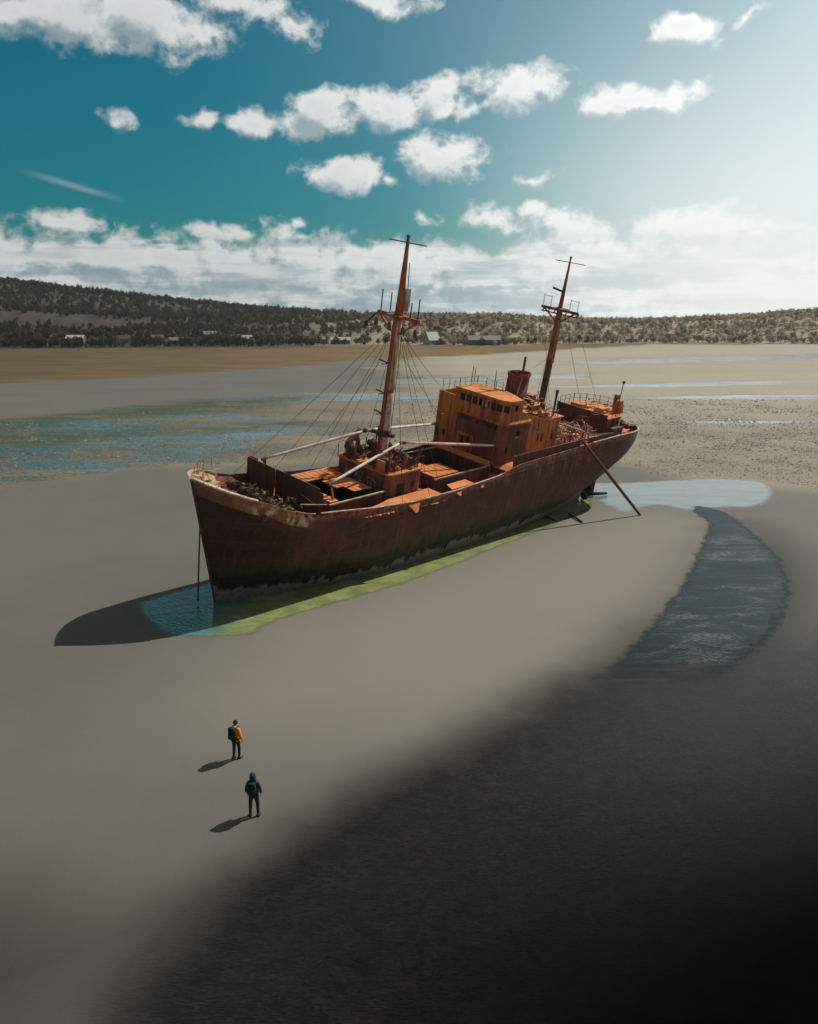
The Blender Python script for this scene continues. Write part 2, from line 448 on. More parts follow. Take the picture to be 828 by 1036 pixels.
# inner bulwark of the raised quarter deck
for side, x0, x1 in ((1, 26.6, 37.0), (1, 38.4, 43), (-1, 26.6, 43)):
    xs = np.linspace(x0, x1, 18); b = SB()
    for xa, xb in zip(xs[:-1], xs[1:]):
        b.bar((xa, side*(hb(xa, 6.5)-.28), zdeck(xa)+.5), (xb+.03, side*(hb(xb, 6.5)-.28), zdeck(xb)+.5), .05, 1.1 - .04*(xa-26.6))
    b.build('side_bulwark', M['dark'], ship)
b = SB()
for xa, xb in ((26.6, 36.7), (38.8, 43)):
    b.bar((xa, hb(xa,6.5)-.28, zdeck(xa)+1.05), (xb, hb(xb,6.5)-.28, zdeck(xb)+.88-.12*(xa>30)), .12, .06)
split_build(b, 'cap_rail', M['gear'], ship)

# forecastle -------------------------------------------------------
b = SB()                                                # breakwater plates across the end of the forecastle
b.box((5.5, -2.75, 7.0), (.07, 3.0, 2.2)); b.box((6.05, .0+.5, 6.9), (.07, 4.5, 1.9))
b.prism([(6.015, 2.75, 5.5), (6.085, 2.75, 5.5), (6.085, 2.75, 7.6), (6.015, 2.75, 7.6)], (0, .35, 0))
bw = b.build('breakwater', M['dark'], ship)
b = SB()
for y in np.linspace(-4.0, 2.4, 8): b.bar((5.9 if y < -1 else 6.25, y, 5.6), (5.55 if y < -1 else 6.1, y, 7.7), .07)
split_build(b, 'stiffener', M['gear'], bw)
b = SB(); b.tube([(3.9, 3.3, 7.35), (6.0, 3.55, 7.0)], .035, 6); b.tube([(5.8, 1.2, 7.0), (6.0, 2.9, 6.6)], .03, 6); split_build(b, 'hand_rail', M['rail'], ship)

def windlass():
    b = SB(); x, y, z = 1.9, 0, zdeck(1.9)
    b.box((x, y, z+.25), (1.5, 2.0, .5)); 
    for s in (-1, 1): b.box((x, s*.55, z+.75), (.9, .18, 1.0), taper=.6)
    w = b.build('windlass', M['junk'], ship)
    b = SB()
    for y0, y1, r in ((-1.5, -1.15, .3), (-.85, -.68, .46), (-.3, .3, .34), (.68, .85, .46), (1.15, 1.5, .3)):
        b.tube([(x, y0, z+.95), (x, y0+.06, z+.95), (x, (y0+y1)/2, z+.95), (x, y1-.06, z+.95), (x, y1, z+.95)], [r, r, r*.7, r, r], 12)
    b.tube([(x, -1.9, z+.95), (x, 1.9, z+.95)], .1, 8); b.build('drum', M['junk'], w, False)
windlass()
for x, y in ((-.4, .7), (-.4, -.7), (3.6, 2.4), (3.6, -2.4), (.6, -1.7)):
    z = zdeck(x); b = SB()
    for d in (-.22, .22): b.tube([(x+d, y, z), (x+d, y, z+.5), (x+d, y, z+.56)], [.12, .12, .16], 8)
    b.box((x, y, z+.06), (.75, .36, .1)); b.build('bollard', M['junk'], ship)
b = SB(); b.tube([(-1.5, -.3, 7.9), (-1.2, -.3, 9.1)], .03, 5); b.tube([(-.9, -1.3, 8.3), (-.2, -1.9, 9.2), (.5, -2.3, 8.9)], .035, 5)
b.tube([(-1.2, -.8, 8.6), (-.2, -1.6, 8.8), (1.0, -2.3, 8.4), (2.3, -2.9, 8.2)], .03, 5)
for x in (-.4, .4, 1.3, 2.2): b.tube([(x, -hb(x, 8)+.1, 7.9), (x, -hb(x, 8)+.1, 8.9 - .15*x)], .028, 5)
b.build('guard_rail', M['junk2'], ship)

def scrap(name, n, spot, mats, size, label, seed, tubes=.5, rise=.35):
    """heap of bent bars, pipes and torn plates lying on a deck: too tangled to count"""
    rr = random.Random(seed); b = SB()
    for _ in range(n):
        x, y, z = spot(rr); L = rr.uniform(.35, 1.0)*size; th = rr.uniform(0, pi); tl = rr.uniform(-.25, .6)
        d = Vector((cos(th)*cos(tl), sin(th)*cos(tl), sin(tl)))*L; c = Vector((x, y, z + rr.uniform(.03, rise)))
        mi = 0 if rr.random() < .58 else 1
        if rr.random() < tubes:
            k = Vector((rr.uniform(-.15, .15), rr.uniform(-.15, .15), rr.uniform(-.1, .2)))*L
            b.tube([c - d/2, c + k, c + d/2], rr.uniform(.03, .075), 6, mi)
        elif rr.random() < .6:
            b.bar(c - d/2, c + d/2, rr.uniform(.05, .3), rr.uniform(.03, .12), mi)
        else:
            b.ball(c, (rr.uniform(.1, .26), rr.uniform(.1, .26), rr.uniform(.08, .2)), 7, 4, mi, .4)
    o = b.build(name, mats, None); o.matrix_world = ship.matrix_world.copy()
    return tag(o, label, 'scrap heap', kind='stuff')
def on(x0, x1, y0, y1, zf=zdeck):
    def f(rr):
        x = rr.uniform(x0, x1); m = hb(x, zdeck(x)) - .35
        return x, max(-m, min(m, rr.uniform(y0, y1))), (zf(x) if callable(zf) else zf)
    return f
scrap('scrap_heap', 150, on(-.6, 5.0, -3, 2.6), [M['junk'], M['junk2']], 1.2, 'tangle of dark scrap iron heaped on the foredeck at the bow', 1, rise=.8)
scrap('scrap_heap', 110, on(34.8, 41.0, .8, 3.4), [M['junk2'], M['gear']], 1.5, 'heap of pale bent pipes and ribs behind the bridge', 2, rise=1.5, tubes=.7)
scrap('scrap_heap', 60, on(38, 50, 2.5, 3.9), [M['junk2'], M['gear']], .6, 'broken fittings strewn along the stern side deck', 3, rise=.2)
scrap('scrap_heap', 40, on(49.8, 51.3, -1.8, 1.8), [M['black'], M['cream']], .8, 'dark and white broken fittings inside the round stern', 4, rise=.6)

# hatches ------------------------------------------------------------
def hatch(h, top, boards, mat):
    xa, xb, ya, yb = h; b = SB(); t = .09; z0 = zdeck((xa+xb)/2) - .02
    for (c, s) in ((((xa+xb)/2, yb, (z0+top)/2), (xb-xa+t, t, top-z0)), (((xa+xb)/2, ya, (z0+top)/2), (xb-xa+t, t, top-z0)),
                   ((xa, (ya+yb)/2, (z0+top)/2), (t, yb-ya-t-.004, top-z0)), ((xb, (ya+yb)/2, (z0+top)/2), (t, yb-ya-t-.004, top-z0))):
        b.box(c, s)
    c = b.build('hatch_coaming', mat, ship)
    b = SB()
    b.bar((xa-.1, yb+.08, top+.02), (xb+.1, yb+.08, top+.02), .14, .09); b.bar((xa-.1, ya-.08, top+.02), (xb+.1, ya-.08, top+.02), .14, .09)
    split_build(b, 'coaming_lip', M['rail'], c)
    for (x0, x1, y0, y1, dz, tilt) in boards:
        b = SB(); R = Matrix.Rotation(tilt, 3, 'Y'); b.box(((x0+x1)/2, (y0+y1)/2, top+.08+dz), (x1-x0, y1-y0, .07), R)
        n = max(2, int((x1-x0)/.45))
        for k in range(1, n):
            x = x0 + (x1-x0)*k/n
            b.box(((x), (y0+y1)/2, top+.08+dz+.045 - tan(tilt)*(x-(x0+x1)/2)), (.035, y1-y0-.1, .03), R)
        b.build('hatch_board', M['deck'], c)
    # hold walls below, open to the dark
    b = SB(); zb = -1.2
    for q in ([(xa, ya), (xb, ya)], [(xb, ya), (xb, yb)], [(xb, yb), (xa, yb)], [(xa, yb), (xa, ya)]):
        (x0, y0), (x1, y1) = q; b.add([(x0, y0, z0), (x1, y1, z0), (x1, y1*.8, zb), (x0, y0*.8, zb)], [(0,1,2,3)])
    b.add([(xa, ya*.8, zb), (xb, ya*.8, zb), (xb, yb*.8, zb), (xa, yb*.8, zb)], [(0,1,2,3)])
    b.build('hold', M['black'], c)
hatch(H1, 6.55, [(7.1, 9.9, -2.65, -1.2, 0, 0), (9.96, 12.0, -2.65, -.95, 0, 0), (9.6, 11.9, -.8, .75, -.03, 0), (10.2, 12.0, .8, 1.9, -.05, .03), (7.15, 7.9, 1.2, 2.75, 0, 0)], M['dark'])
hatch(H2, 6.45, [(18.15, 19.5, -2.2, -.3, 0, 0), (18.1, 19.7, -.2, 2.7, .0, 0), (19.76, 21.1, .5, 2.72, 0, 0)], M['dark'])
b = SB(); b.prism([(24.68, -2.7, 6.5), (24.68, 2.95, 6.5), (25.25, 2.95, 6.72), (25.25, -2.7, 6.72)], (0, 0, -.09)); b.build('hatch_board', M['deck'], ship)

def side_plate(pts):
    b = SB(); b.prism(pts, (0, 0, .03)); o = b.build('side_plate', M['deck'], ship); return o
side_plate([(9.0, 3.85, 6.0), (11.2, 3.55, 5.98), (12.6, 3.1, 5.92), (17.3, 2.9, 5.86), (17.5, 4.1, 5.76), (12.0, 4.1, 5.92)])
side_plate([(19.0, 3.3, 5.95), (21.4, 3.2, 5.95), (21.6, 4.05, 5.84), (18.8, 4.05, 5.84)])
def sun_flap(x0, x1, top, depth, out, seed, jag=.45):
    """added ragged flap tilted to catch sun, standing in for lit deck behind gaps"""
    rr = random.Random(seed); n = max(4, int((x1-x0)/.14)); xs = np.linspace(x0, x1, n+1); q = []
    for k, x in enumerate(xs):
        e = min(1, 2.2*min(k, n-k)/n + .15); d = depth*e*(1 - jag*rr.random()); q.append((x, d))
    y = 4.285; b = SB()
    vs = [(x, y, top(x)) for x, d in q] + [(x + .03*rr.random(), y + out*d/depth, top(x) - d) for x, d in q]
    b.add(vs, [(k, k+1, n+2+k, n+1+k) for k in range(n)]); o = b.build('sun_flap', M['deck'], ship)
    sd = o.modifiers.new('thick', 'SOLIDIFY'); sd.thickness = .025
sun_flap(13.55, 14.75, lambda x: 5.76 - (x-13.5)*.0, .66, .42, 1, .15); sun_flap(18.95, 19.7, lambda x: 5.70, .30, .26, 2, .3)  # made-up flaps catch the sun where lit deck shows through the gaps
sun_flap(8.4, 13.35, lambda x: 5.80 - (x-8.4)*.05, .20, .17, 3, .95); sun_flap(14.9, 18.3, lambda x: 5.34, .13, .12, 4, .98)
# mast house with winches ---------------------------------------------
def mast_house():
    x0, x1, y0, y1, zb, zt = 12.75, 16.6, -2.7, 2.75, 4.9, 7.55
    r = .5; poly = []
    for cx_, cy_, a0 in ((x1-r, y1-r, 0), (x0+r, y1-r, 90), (x0+r, y0+r, 180), (x1-r, y0+r, 270)):
        for k in range(5):
            a = radians(a0 + k*22.5); poly.append((cx_ + r*cos(a), cy_ + r*sin(a), zb))
    b = SB(); b.prism(poly, (0, 0, zt-zb)); h = b.build('mast_house', M['gear'], ship)
    b = SB(); b.prism([(p[0]+(.12 if p[0] > 14.6 else -.12), p[1]+(.12 if p[1] > 0 else -.12), zt) for p in poly], (0,0,.1)); b.build('house_roof', M['deck'], h)
    b = SB()
    b.box((14.2, y1+.02, 5.9), (.75, .05, 1.7)); b.build('door', M['black'], h)
    b = SB(); b.box((15.5, y1+.02, 6.5), (.35, .05, .35)); b.build('window', M['black'], h)
    b = SB(); b.box((x0-.02, -1.0, 6.3), (.05, 2.6, 1.3)); b.box((x0-.02, 1.2, 6.3), (.05, 1.0, 1.2)); split_build(b, 'paint_patch', rust('flaked_grey_paint', (.10,.085,.075), (.05,.035,.03), (.04,.025,.02), pale=(.34,.31,.28), pale_amt=.45, scale=1.5, streak=False), h)
    # winches: bed, side frames, drum, warping ends
    for (x, y, s, mt) in ((13.5, -1.6, 1.0, 'gear'), (13.6, .5, .8, 'junk'), (13.5, 1.75, .95, 'gear'), (15.8, -1.5, 1.0, 'gear'), (15.9, .9, .85, 'junk'), (15.8, 2.0, .8, 'gear')):
        z = zt + .1; b = SB(); b.box((x, y, z+.1*s), (1.1*s, 1.3*s, .2*s))
        for d in (-.5, .5): b.box((x, y+d*s, z+.5*s), (.85*s, .1*s, .8*s), taper=.55)
        b.box((x+.35*s, y, z+.45*s), (.4*s, .7*s, .5*s))
        w = b.build('winch', M[mt], ship)
        b = SB(); zz = z + .62*s
        b.tube([(x-.05, y-.45*s, zz), (x-.05, y-.43*s, zz), (x-.05, y-.36*s, zz), (x-.05, y+.36*s, zz), (x-.05, y+.43*s, zz), (x-.05, y+.45*s, zz)], [.42*s, .42*s, .26*s, .26*s, .42*s, .42*s], 12)
        for d in (-1, 1): b.tube([(x-.05, y+d*.56*s, zz), (x-.05, y+d*.7*s, zz), (x-.05, y+d*.85*s, zz)], [.26*s, .16*s, .26*s], 10)
        b.build('drum', M['junk'], w)
    b = SB()
    for x, y, hh, rr in ((14.4, -2.2, 1.4, .22), (14.9, 2.3, 1.25, .2), (16.2, -.4, 1.0, .25)):
        b.tube([(x, y, zt), (x, y, zt+hh*.7), (x-.1, y, zt+hh*.9), (x-.35, y, zt+hh)], [rr*.8, rr*.8, rr, rr*1.35], 10)
    split_build(b, 'vent_cowl', M['gear'], ship, True)
    b = SB(); b.box((12.9, 1.75, 8.0), (.1, .8, .9)); b.box((16.9, .0, 7.3), (.5, 3.6, .1)); split_build(b, 'winch_guard', M['deck'], ship)
mast_house()
scrap('scrap_heap', 70, on(12.9, 16.5, -2.4, 2.5, 7.66), [M['junk'], M['junk2']], .8, 'loose rusty gear scattered round the foremast foot', 5, rise=.5)
scrap('scrap_heap', 30, on(6.6, 24.5, 3.1, 3.8), [M['gear'], M['junk2']], .5, 'rust flakes and scraps along the port main deck', 6, rise=.12)

def gear_rails():
    rr = random.Random(21)
    for x0, x1, y, z in ((12.8, 16.5, 2.6, 7.65), (12.8, 16.4, -2.6, 7.65), (6.9, 12.2, -4.0, 5.2), (17.6, 24.8, -4.0, 5.1)):
        b = SB(); n = max(3, int((x1-x0)/.7)); prev = None
        for k in range(n+1):
            x = x0 + (x1-x0)*k/n; tp = Vector((x + rr.uniform(-.12,.12), y + rr.uniform(-.1,.1), z + rr.uniform(.75, 1.0))); b.bar((x, y, z-.05), tp, .045)
            if prev is not None and rr.random() < .75: b.bar(prev, tp, .035)
            prev = tp
        split_build(b, 'railing', M['gear'], ship)
    for x, y, z, h in ((13.2, 2.3, 7.6, 1.7), (16.3, 2.35, 7.6, 1.3), (12.95, -1.0, 7.6, 1.5), (16.4, -2.2, 7.6, 1.8), (15.2, 1.4, 7.6, 1.2)):
        b = SB(); b.tube([(x, y, z), (x, y, z+h), (x+.2, y+.1, z+h+.2)], [.07, .06, .05], 7); b.build('gear_post', M['gear'], ship)
gear_rails()
scrap('scrap_heap', 60, on(6.4, 25.0, -3.9, -3.0), [M['junk'], M['junk2']], .8, 'bent rails and scrap strewn along the starboard main deck', 31, rise=.5)
scrap('scrap_heap', 45, on(16.8, 18.0, -2.4, 2.6), [M['gear'], M['junk2']], .9, 'scrap iron lying between the mast house and the after hatch', 32, rise=.7)
scrap('scrap_heap', 40, on(44.8, 48.6, -2.6, 1.8, 7.9), [M['gear'], M['junk2']], .7, 'broken fittings lying on the roof of the stern deckhouse', 33, rise=.35)
# foremast --------------------------------------------------------------
def foremast():
    b = SB(); R = .42
    b.tube([(14.75, 0, 4.9), (14.78, 0, 10), (14.85, 0, 16), (14.9, 0, 18.8)], [R, R*.97, R*.82, R*.74], 16)
    b.tube([(14.93, 0, 18.7), (14.97, 0, 21.5), (15.02, 0, 23.9)], [.3, .2, .11], 12)
    m = b.build('foremast', M['mast'], ship, True)
    for za, zb_, c_ in ((7.7, 12.9, 'rail'), (13.15, 18.2, 'mastcream')):       # curved cream-painted doubler on the after port quarter
        n_ = 7; vs = []
        for z in np.linspace(za, zb_, 8):
            R_ = ip(z, [4.9, 10, 16, 18.8], [R, R*.97, R*.82, R*.74]) + .015; xc = ip(z, [4.9, 10, 16, 18.8], [14.75, 14.78, 14.85, 14.9])
            for k in range(n_): a = radians(30 + 118*k/(n_-1)); vs.append((xc + R_*cos(a), R_*sin(a), z))
        b = SB(); b.add(vs, [(i*n_+k, i*n_+k+1, (i+1)*n_+k+1, (i+1)*n_+k) for i in range(7) for k in range(n_-1)]); o_ = b.build('paint_strip', M[c_], m, True)
        sd = o_.modifiers.new('thick', 'SOLIDIFY'); sd.thickness = .02; sd.offset = 0
    b = SB()                                             # fish-plate with a topmast heel and ladder
    b.box((14.95, 0, 19.6), (.35, .4, 2.2), taper=.6); b.build('topmast_step', M['mast'], m)
    b = SB()
    b.bar((14.9, -2.0, 18.45), (14.9, 2.0, 18.45), .22, .24); b.box((14.9, 0, 18.5), (1.2, 1.3, .12))
    for s in (-1, 1): b.bar((14.9, s*1.9, 18.4), (14.9, s*.3, 17.2), .12)
    ct = b.build('cross_tree', M['mast'], m)
    b = SB()
    for y, L in ((-1.75, 1.6), (-.85, 1.5), (1.15, 1.1), (1.85, 1.5)): b.tube([(14.9, y, 18.5), (14.9, y, 18.5+L)], .045, 6)
    split_build(b, 'stanchion', M['wire'], ct)
    for y, dz in ((-1.95, -.35), (1.9, -.5), (-.65, -.45), (.7, -.5)):
        b = SB(); b.tube([(14.75, y, 18.4+dz), (14.75, y, 18.3+dz), (14.75, y, 17.9+dz), (14.75, y, 17.8+dz)], [.06, .13, .16, .09], 8); b.build('block', M['gear'], ct)
    b = SB(); b.tube([(14.9, -2.0, 18.4), (14.4, -2.5, 17.7)], .06, 6); b.ball((14.35, -2.55, 17.5), (.16,.16,.26)); b.build('lamp', M['wire'], ct)
    b = SB(); b.box((15.25, .3, 19.8), (.42, .3, 1.3)); b.box((15.2, .2, 19.1), (.4, .5, .5)); split_build(b, 'lamp_box', M['rail'], m)
    b = SB(); b.tube([(15.0, -1.75, 23.55), (15.02, 1.75, 23.55)], .045, 6); b.ball((15.02, 0, 23.95), .15); b.build('yard', M['gear'], m)
    b = SB(); b.tube([(15.35, .3, 19.0), (15.2, .22, 22.2)], .035, 5); b.build('conduit', M['wire'], m)
    for z in (11.2, 12.75, 15.0): b = SB(); b.bar((14.8, -.3, z), (14.55, -1.05, z+.15), .14, .1); b.bar((14.7, -.9, z-.18), (14.7, -.35, z-.02), .07); b.build('bracket', M['dark'], m)
    b = SB()                                             # rungs up the after side
    for z in np.arange(8, 18, .4): b.bar((15.3, -.18, z), (15.3, .18, z), .03)
    for y in (-.18, .18): b.bar((15.3, y, 7.8), (15.3, y, 18.2), .03)
    b.build('ladder', M['mast'], m)
    b = SB(); b.tube([(14.77, 0, 9.6), (14.77, 0, 10.1)], .5, 14); b.bar((14.6, -1.3, 9.7), (14.9, .9, 9.75), .3, .26); b.build('boom_table', M['dark'], m)
foremast()

def boom(a, c, r, droop=0.0, name='cargo_boom', mat='boom'):
    a = Vector(a); c = Vector(c); pts = []; rs = []
    for k in range(9):
        t = k/8; p = a.lerp(c, t); p.z -= droop*4*t*(1-t); pts.append(p); rs.append(r*(.72 + .28*4*t*(1-t)))
    b = SB(); b.tube(pts, rs, 10); o = b.build(name, M[mat], ship, True)
    b = SB(); d = (c-a).normalized()
    b.tube([a - d*.25, a + d*.05], r*1.25, 8); b.tube([c - d*.1, c + d*.2], r*1.2, 8); split_build(b, 'end_fitting', M['gear'], o)
    return o
boom((6.0, -3.0, 8.25), (13.7, -1.0, 9.8), .115)
boom((7.7, 2.0, 7.7), (16.4, .3, 8.85), .115)
boom((13.9, -1.0, 9.85), (24.4, -3.0, 8.45), .115)
boom((17.0, .3, 8.8), (25.0, 3.0, 8.2), .115)
b = SB(); b.bar((6.1, -3.0, 5.3), (6.0, -3.0, 8.2), .16); b.bar((5.7, -3.4, 8.1), (5.2, -3.6, 8.35), .12); b.build('boom_crutch', M['gear'], ship)
b = SB(); b.bar((7.75, 2.95, 5.1), (7.7, 2.0, 7.7), .15); b.bar((7.75, 1.6, 7.55), (7.7, 2.5, 7.55), .12); b.build('boom_crutch', M['gear'], ship)
b = SB(); b.bar((24.8, 2.95, 5.1), (25.0, 3.0, 8.15), .08); b.build('boom_crutch', M['gear'], ship)
b = SB(); b.bar((13.9, -1.6, 9.7), (12.4, -1.4, 8.9), .32, .3); b.bar((12.4, -1.4, 8.9), (12.8, -1.4, 7.6), .14); b.build('boom_heel', M['dark'], ship)

# bridge house ------------------------------------------------------------
def wall_run(path, ztops, zb, holes, th, mat, name, parent, zlines=()):
    """wall along a plan path (list of (x,y)); ztops[i] top height of each step; holes (s0,s1,z0,z1) in running length; returns object + locator"""
    P = [Vector((p[0], p[1], 0)) for p in path]; S = [0]
    for i in range(1, len(P)): S.append(S[-1] + (P[i]-P[i-1]).length)
    def pos(s):
        i = min(max(np.searchsorted(S, s, 'right')-1, 0), len(P)-2); t = (s - S[i])/(S[i+1]-S[i])
        return P[i].lerp(P[i+1], t)
    def nrm(s):
        d = (pos(min(s+.05, S[-1])) - pos(max(s-.05, 0))).normalized(); return Vector((-d.y, d.x, 0))
    tops = ztops
    cuts = sorted(set([round(q, 4) for q in S] + [round(q, 4) for h in holes for q in h[:2]] + [round(t[0], 4) for t in tops if t[0] <= S[-1]]))
    b = SB()
    def top(s):
        v = tops[0][1]
        for (s0, z0), (s1, z1) in zip(tops[:-1], tops[1:]):
            if s0 <= s <= s1: v = z0 + (z1-z0)*(s-s0)/max(s1-s0, 1e-6)
        if s > tops[-1][0]: v = tops[-1][1]
        return v
    for a, c in zip(cuts[:-1], cuts[1:]):
        if c - a < 1e-3: continue
        m = (a+c)/2; hs = sorted([h for h in holes if h[0]-1e-4 <= m <= h[1]+1e-4], key=lambda h: h[2])
        ta, tc = top(a+1e-3), top(c-1e-3)
        segs = []; z = zb
        for h in hs: segs.append((z, z, h[2], h[2])); z = h[3]
        segs.append((z, z, ta, tc))
        pa, pc, na, nc = pos(a), pos(c), nrm(a)*th, nrm(c)*th
        for (za, zc, ya, yc) in segs:
            if ya - za < 1e-3: continue
            q = [(pa, za), (pc, zc), (pc, yc), (pa, ya)]
            o = [Vector((p.x, p.y, z)) for p, z in q]
            i_ = [Vector((p.x-n.x, p.y-n.y, z)) for (p, z), n in zip(q, (na, nc, nc, na))]
            b.add(o + i_, [(0,1,2,3), (7,6,5,4), (3,2,6,7), (4,5,1,0), (0,3,7,4), (1,5,6,2)])
    ob = b.build(name, mat, parent)
    return ob, pos, nrm, S

def bridge():
    y0, y1, xf, xa = -4.25, 3.1, 26.0, 34.2; r = .9
    path = [(xf, y0)] + [(xf, y) for y in np.linspace(y0+.6, y1-r, 8)]
    path += [(xf + r - r*cos(a), y1 - r + r*sin(a)) for a in np.linspace(0, pi/2, 7)[1:]]
    path += [(x, y1) for x in np.linspace(xf+r+.6, xa, 8)]
    L_front = (y1-r) - y0; L_c = L_front + r*pi/2; L_all = L_c + (xa - xf - r)
    s_of = lambda y: y - y0
    sx = lambda x: L_c + (x - xf - r)
    wh0, wh1 = s_of(-2.35), sx(28.1)
    tops = [(0, 11.0), (wh0, 10.95), (wh0+.001, 11.58), (wh1, 11.6), (wh1+.001, 10.62), (sx(29.9), 10.15), (sx(33.2), 9.35), (L_all, 9.15)]
    holes = []
    wins = np.linspace(s_of(-2.0), L_c-.42, 9)
    for k in range(8): holes.append((wins[k]+.05, wins[k+1]-.05, 10.72, 11.34))
    holes.append((sx(27.0), sx(27.45), 10.8, 11.36))
    for y, z in ((-1.9, 9.45), (.15, 9.3), (2.12, 9.33)): holes.append((s_of(y)-.13, s_of(y)+.13, z-.18, z+.2))
    holes.append((s_of(-3.62)-.13, s_of(-3.62)+.14, 9.0, 9.4))
    holes.append((s_of(-4.18), s_of(-4.18)+.32, 6.95, 7.7))
    holes.append((s_of(-3.35), s_of(-3.35)+.28, 7.15, 7.75))
    holes.append((s_of(-1.3), s_of(-1.3)+.34, 7.15, 7.75)); holes.append((s_of(-.72), s_of(-.72)+.34, 7.15, 7.75))
    holes.append((sx(27.75), sx(28.25), 8.45, 9.05)); holes.append((L_c-.35, L_c-.02, 7.25, 7.8))
    holes.append((sx(30.6), sx(31.0), 8.75, 9.4)); holes.append((sx(31.02), sx(31.28), 7.7, 8.4)); holes.append((sx(31.62), sx(31.9), 7.65, 8.35)); holes.append((sx(33.2), sx(33.55), 7.6, 8.2))
    w, pos, nrm, S = wall_run(path, tops, 5.0, holes, .12, M['house'], 'bridge_house', ship)
    b = SB()
    for k in range(9):
        s = min(wins[k], S[-1]); p = pos(s); n = nrm(s)
        b.bar((p.x-n.x*.05, p.y-n.y*.05, 10.72), (p.x-n.x*.05, p.y-n.y*.05, 11.34), .05, .05)
    split_build(b, 'window_frame', M['gear'], w)
    b = SB()
    for k in (3, 4):
        s = (wins[k]+wins[k+1])/2 + (.14 if k == 3 else -.14); p = pos(s); n = nrm(s)
        b.box((p.x-n.x*.13, p.y-n.y*.13, 11.03), (.04, .2, .66))
    split_build(b, 'window_frame', M['cream'], w)
    b = SB(); b.box((28.0, y1-.05, 8.5), (.46, .1, .14)); b.box((30.84, y1-.07, 9.08), (.18, .06, .5))
    split_build(b, 'sill', M['cream'], w)
    interior_m = simple('dark_interior', (.010,.011,.012), .55, bump=0)
    for k in (0, 1, 2, 5, 6, 7):  # black sheets painting the dark interior behind empty window openings
        b = SB(); q = []
        for s in (wins[k]+.03, wins[k+1]-.03):
            p = pos(s); n = nrm(s); q += [(p.x-n.x*.09, p.y-n.y*.09)]
        (xa_, ya_), (xb_, yb_) = q; b.prism([(xa_, ya_, 10.7), (xb_, yb_, 10.7), (xb_, yb_, 11.36), (xa_, ya_, 11.36)], nrm(wins[k])*-.015); b.build('pane', interior_m, w)
    # overhanging lip above the peeled front
    b = SB(); ss = np.linspace(s_of(-2.0), sx(29.6), 24)
    for a, c in zip(ss[:-1], ss[1:]):
        pa, pc, na, nc = pos(a), pos(c), nrm(a), nrm(c)
        o = lambda p, n, z, k: Vector((p.x+n.x*k, p.y+n.y*k, z))
        b.add([o(pa,na,9.66,.002), o(pc,nc,9.66,.002), o(pc,nc,9.68,.17), o(pa,na,9.68,.17), o(pa,na,9.80,.17), o(pc,nc,9.80,.17), o(pc,nc,9.95,.002), o(pa,na,9.95,.002)], [(0,1,2,3), (3,2,5,4), (4,5,6,7)])
    b.build('moulding', M['house'], w)
    s0, s1 = s_of(-2.0), sx(29.5)
    pp = [pos(s) + nrm(s)*.03 for s in [s0] + [q for q in S if s0 < q < s1] + [s1]]
    ph = [(h[0]-s0-.02, h[1]-s0+.02, h[2]-.02, h[3]+.02) for h in holes if h[3] < 9.66 and h[0] > s0 + .2 and h[1] < s1]
    wall_run([(q.x, q.y) for q in pp], [(0, 9.64), (20, 9.62)], 6.3, ph, .02, M['grimy'], 'front_panel', w)
    b = SB()                                            # dark grey strip under the lip
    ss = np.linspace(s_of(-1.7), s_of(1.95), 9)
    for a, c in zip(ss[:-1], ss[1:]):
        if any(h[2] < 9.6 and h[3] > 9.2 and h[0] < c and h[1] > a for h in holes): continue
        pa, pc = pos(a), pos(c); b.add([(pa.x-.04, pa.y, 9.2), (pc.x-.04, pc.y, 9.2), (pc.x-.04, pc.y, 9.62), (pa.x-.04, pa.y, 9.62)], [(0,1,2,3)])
    split_build(b, 'dark_strip', M['slate'], w)
    b = SB(); 
    for ya_, yb_, za_, zb_ in ((-1.7, -1.42, 6.4, 8.05), (-.28, .1, 6.4, 8.05), (-1.42, -.28, 7.85, 8.05), (-1.42, -.28, 6.4, 7.05)): b.box((xf-.06, (ya_+yb_)/2, (za_+zb_)/2), (.04, yb_-ya_, zb_-za_))
    b.build('door_surround', M['house'], w)
    # decks and inner partitions
    b = SB(); b.box(((xf+xa)/2+.45, (y0+y1)/2, 9.0), (xa-xf-1.1, y1-y0-.34, .08)); b.box((xf+.6, (y0+y1)/2-.3, 9.0), (.9, y1-y0-1.8, .08)); b.build('bridge_deck', M['deck'], w)
    b = SB(); b.box(((xf+xa)/2, y0+.06, 7.0), (xa-xf-.02, .1, 4.0)); b.build('side_wall', M['house'], w)
    b = SB(); b.box((xf+1.4, y0+.06, 9.98), (2.6, .1, 1.9)); b.build('wing_bulwark', M['house'], w)
    b = SB(); b.box((xa-.06, (y0+y1)/2, 7.0), (.1, y1-y0-.2, 4.0)); b.build('rear_wall', M['house'], w)
    xw = 28.7
    b = SB(); b.box(((xf+xw)/2+.1, -2.3, 10.25), (xw-xf-.25, .1, 2.45)); b.build('wheelhouse_side', M['house'], w)
    b = SB(); b.box((xw-.6, -1.7, 10.25), (.1, 1.2, 2.45)); b.box((xw-.6, 1.35, 10.25), (.1, 3.3, 2.45)); split_build(b, 'wheelhouse_back', M['dark'], w)
    b = SB()
    rp = [(xf-.1, -2.5), (xf-.1, y1-r)] + [(xf+r-(r+.1)*cos(a), y1-r+(r+.1)*sin(a)) for a in np.linspace(.2, pi/2, 6)] + [(27.9, y1+.1), (28.2, y1-.2), (28.7, y1-1.2), (xw+.6, .4), (xw+.1, -2.5)]
    b.prism([(q[0], q[1], 11.605) for q in rp], (0, 0, .08)); b.build('wheelhouse_roof', M['deck'], w)
    b = SB()
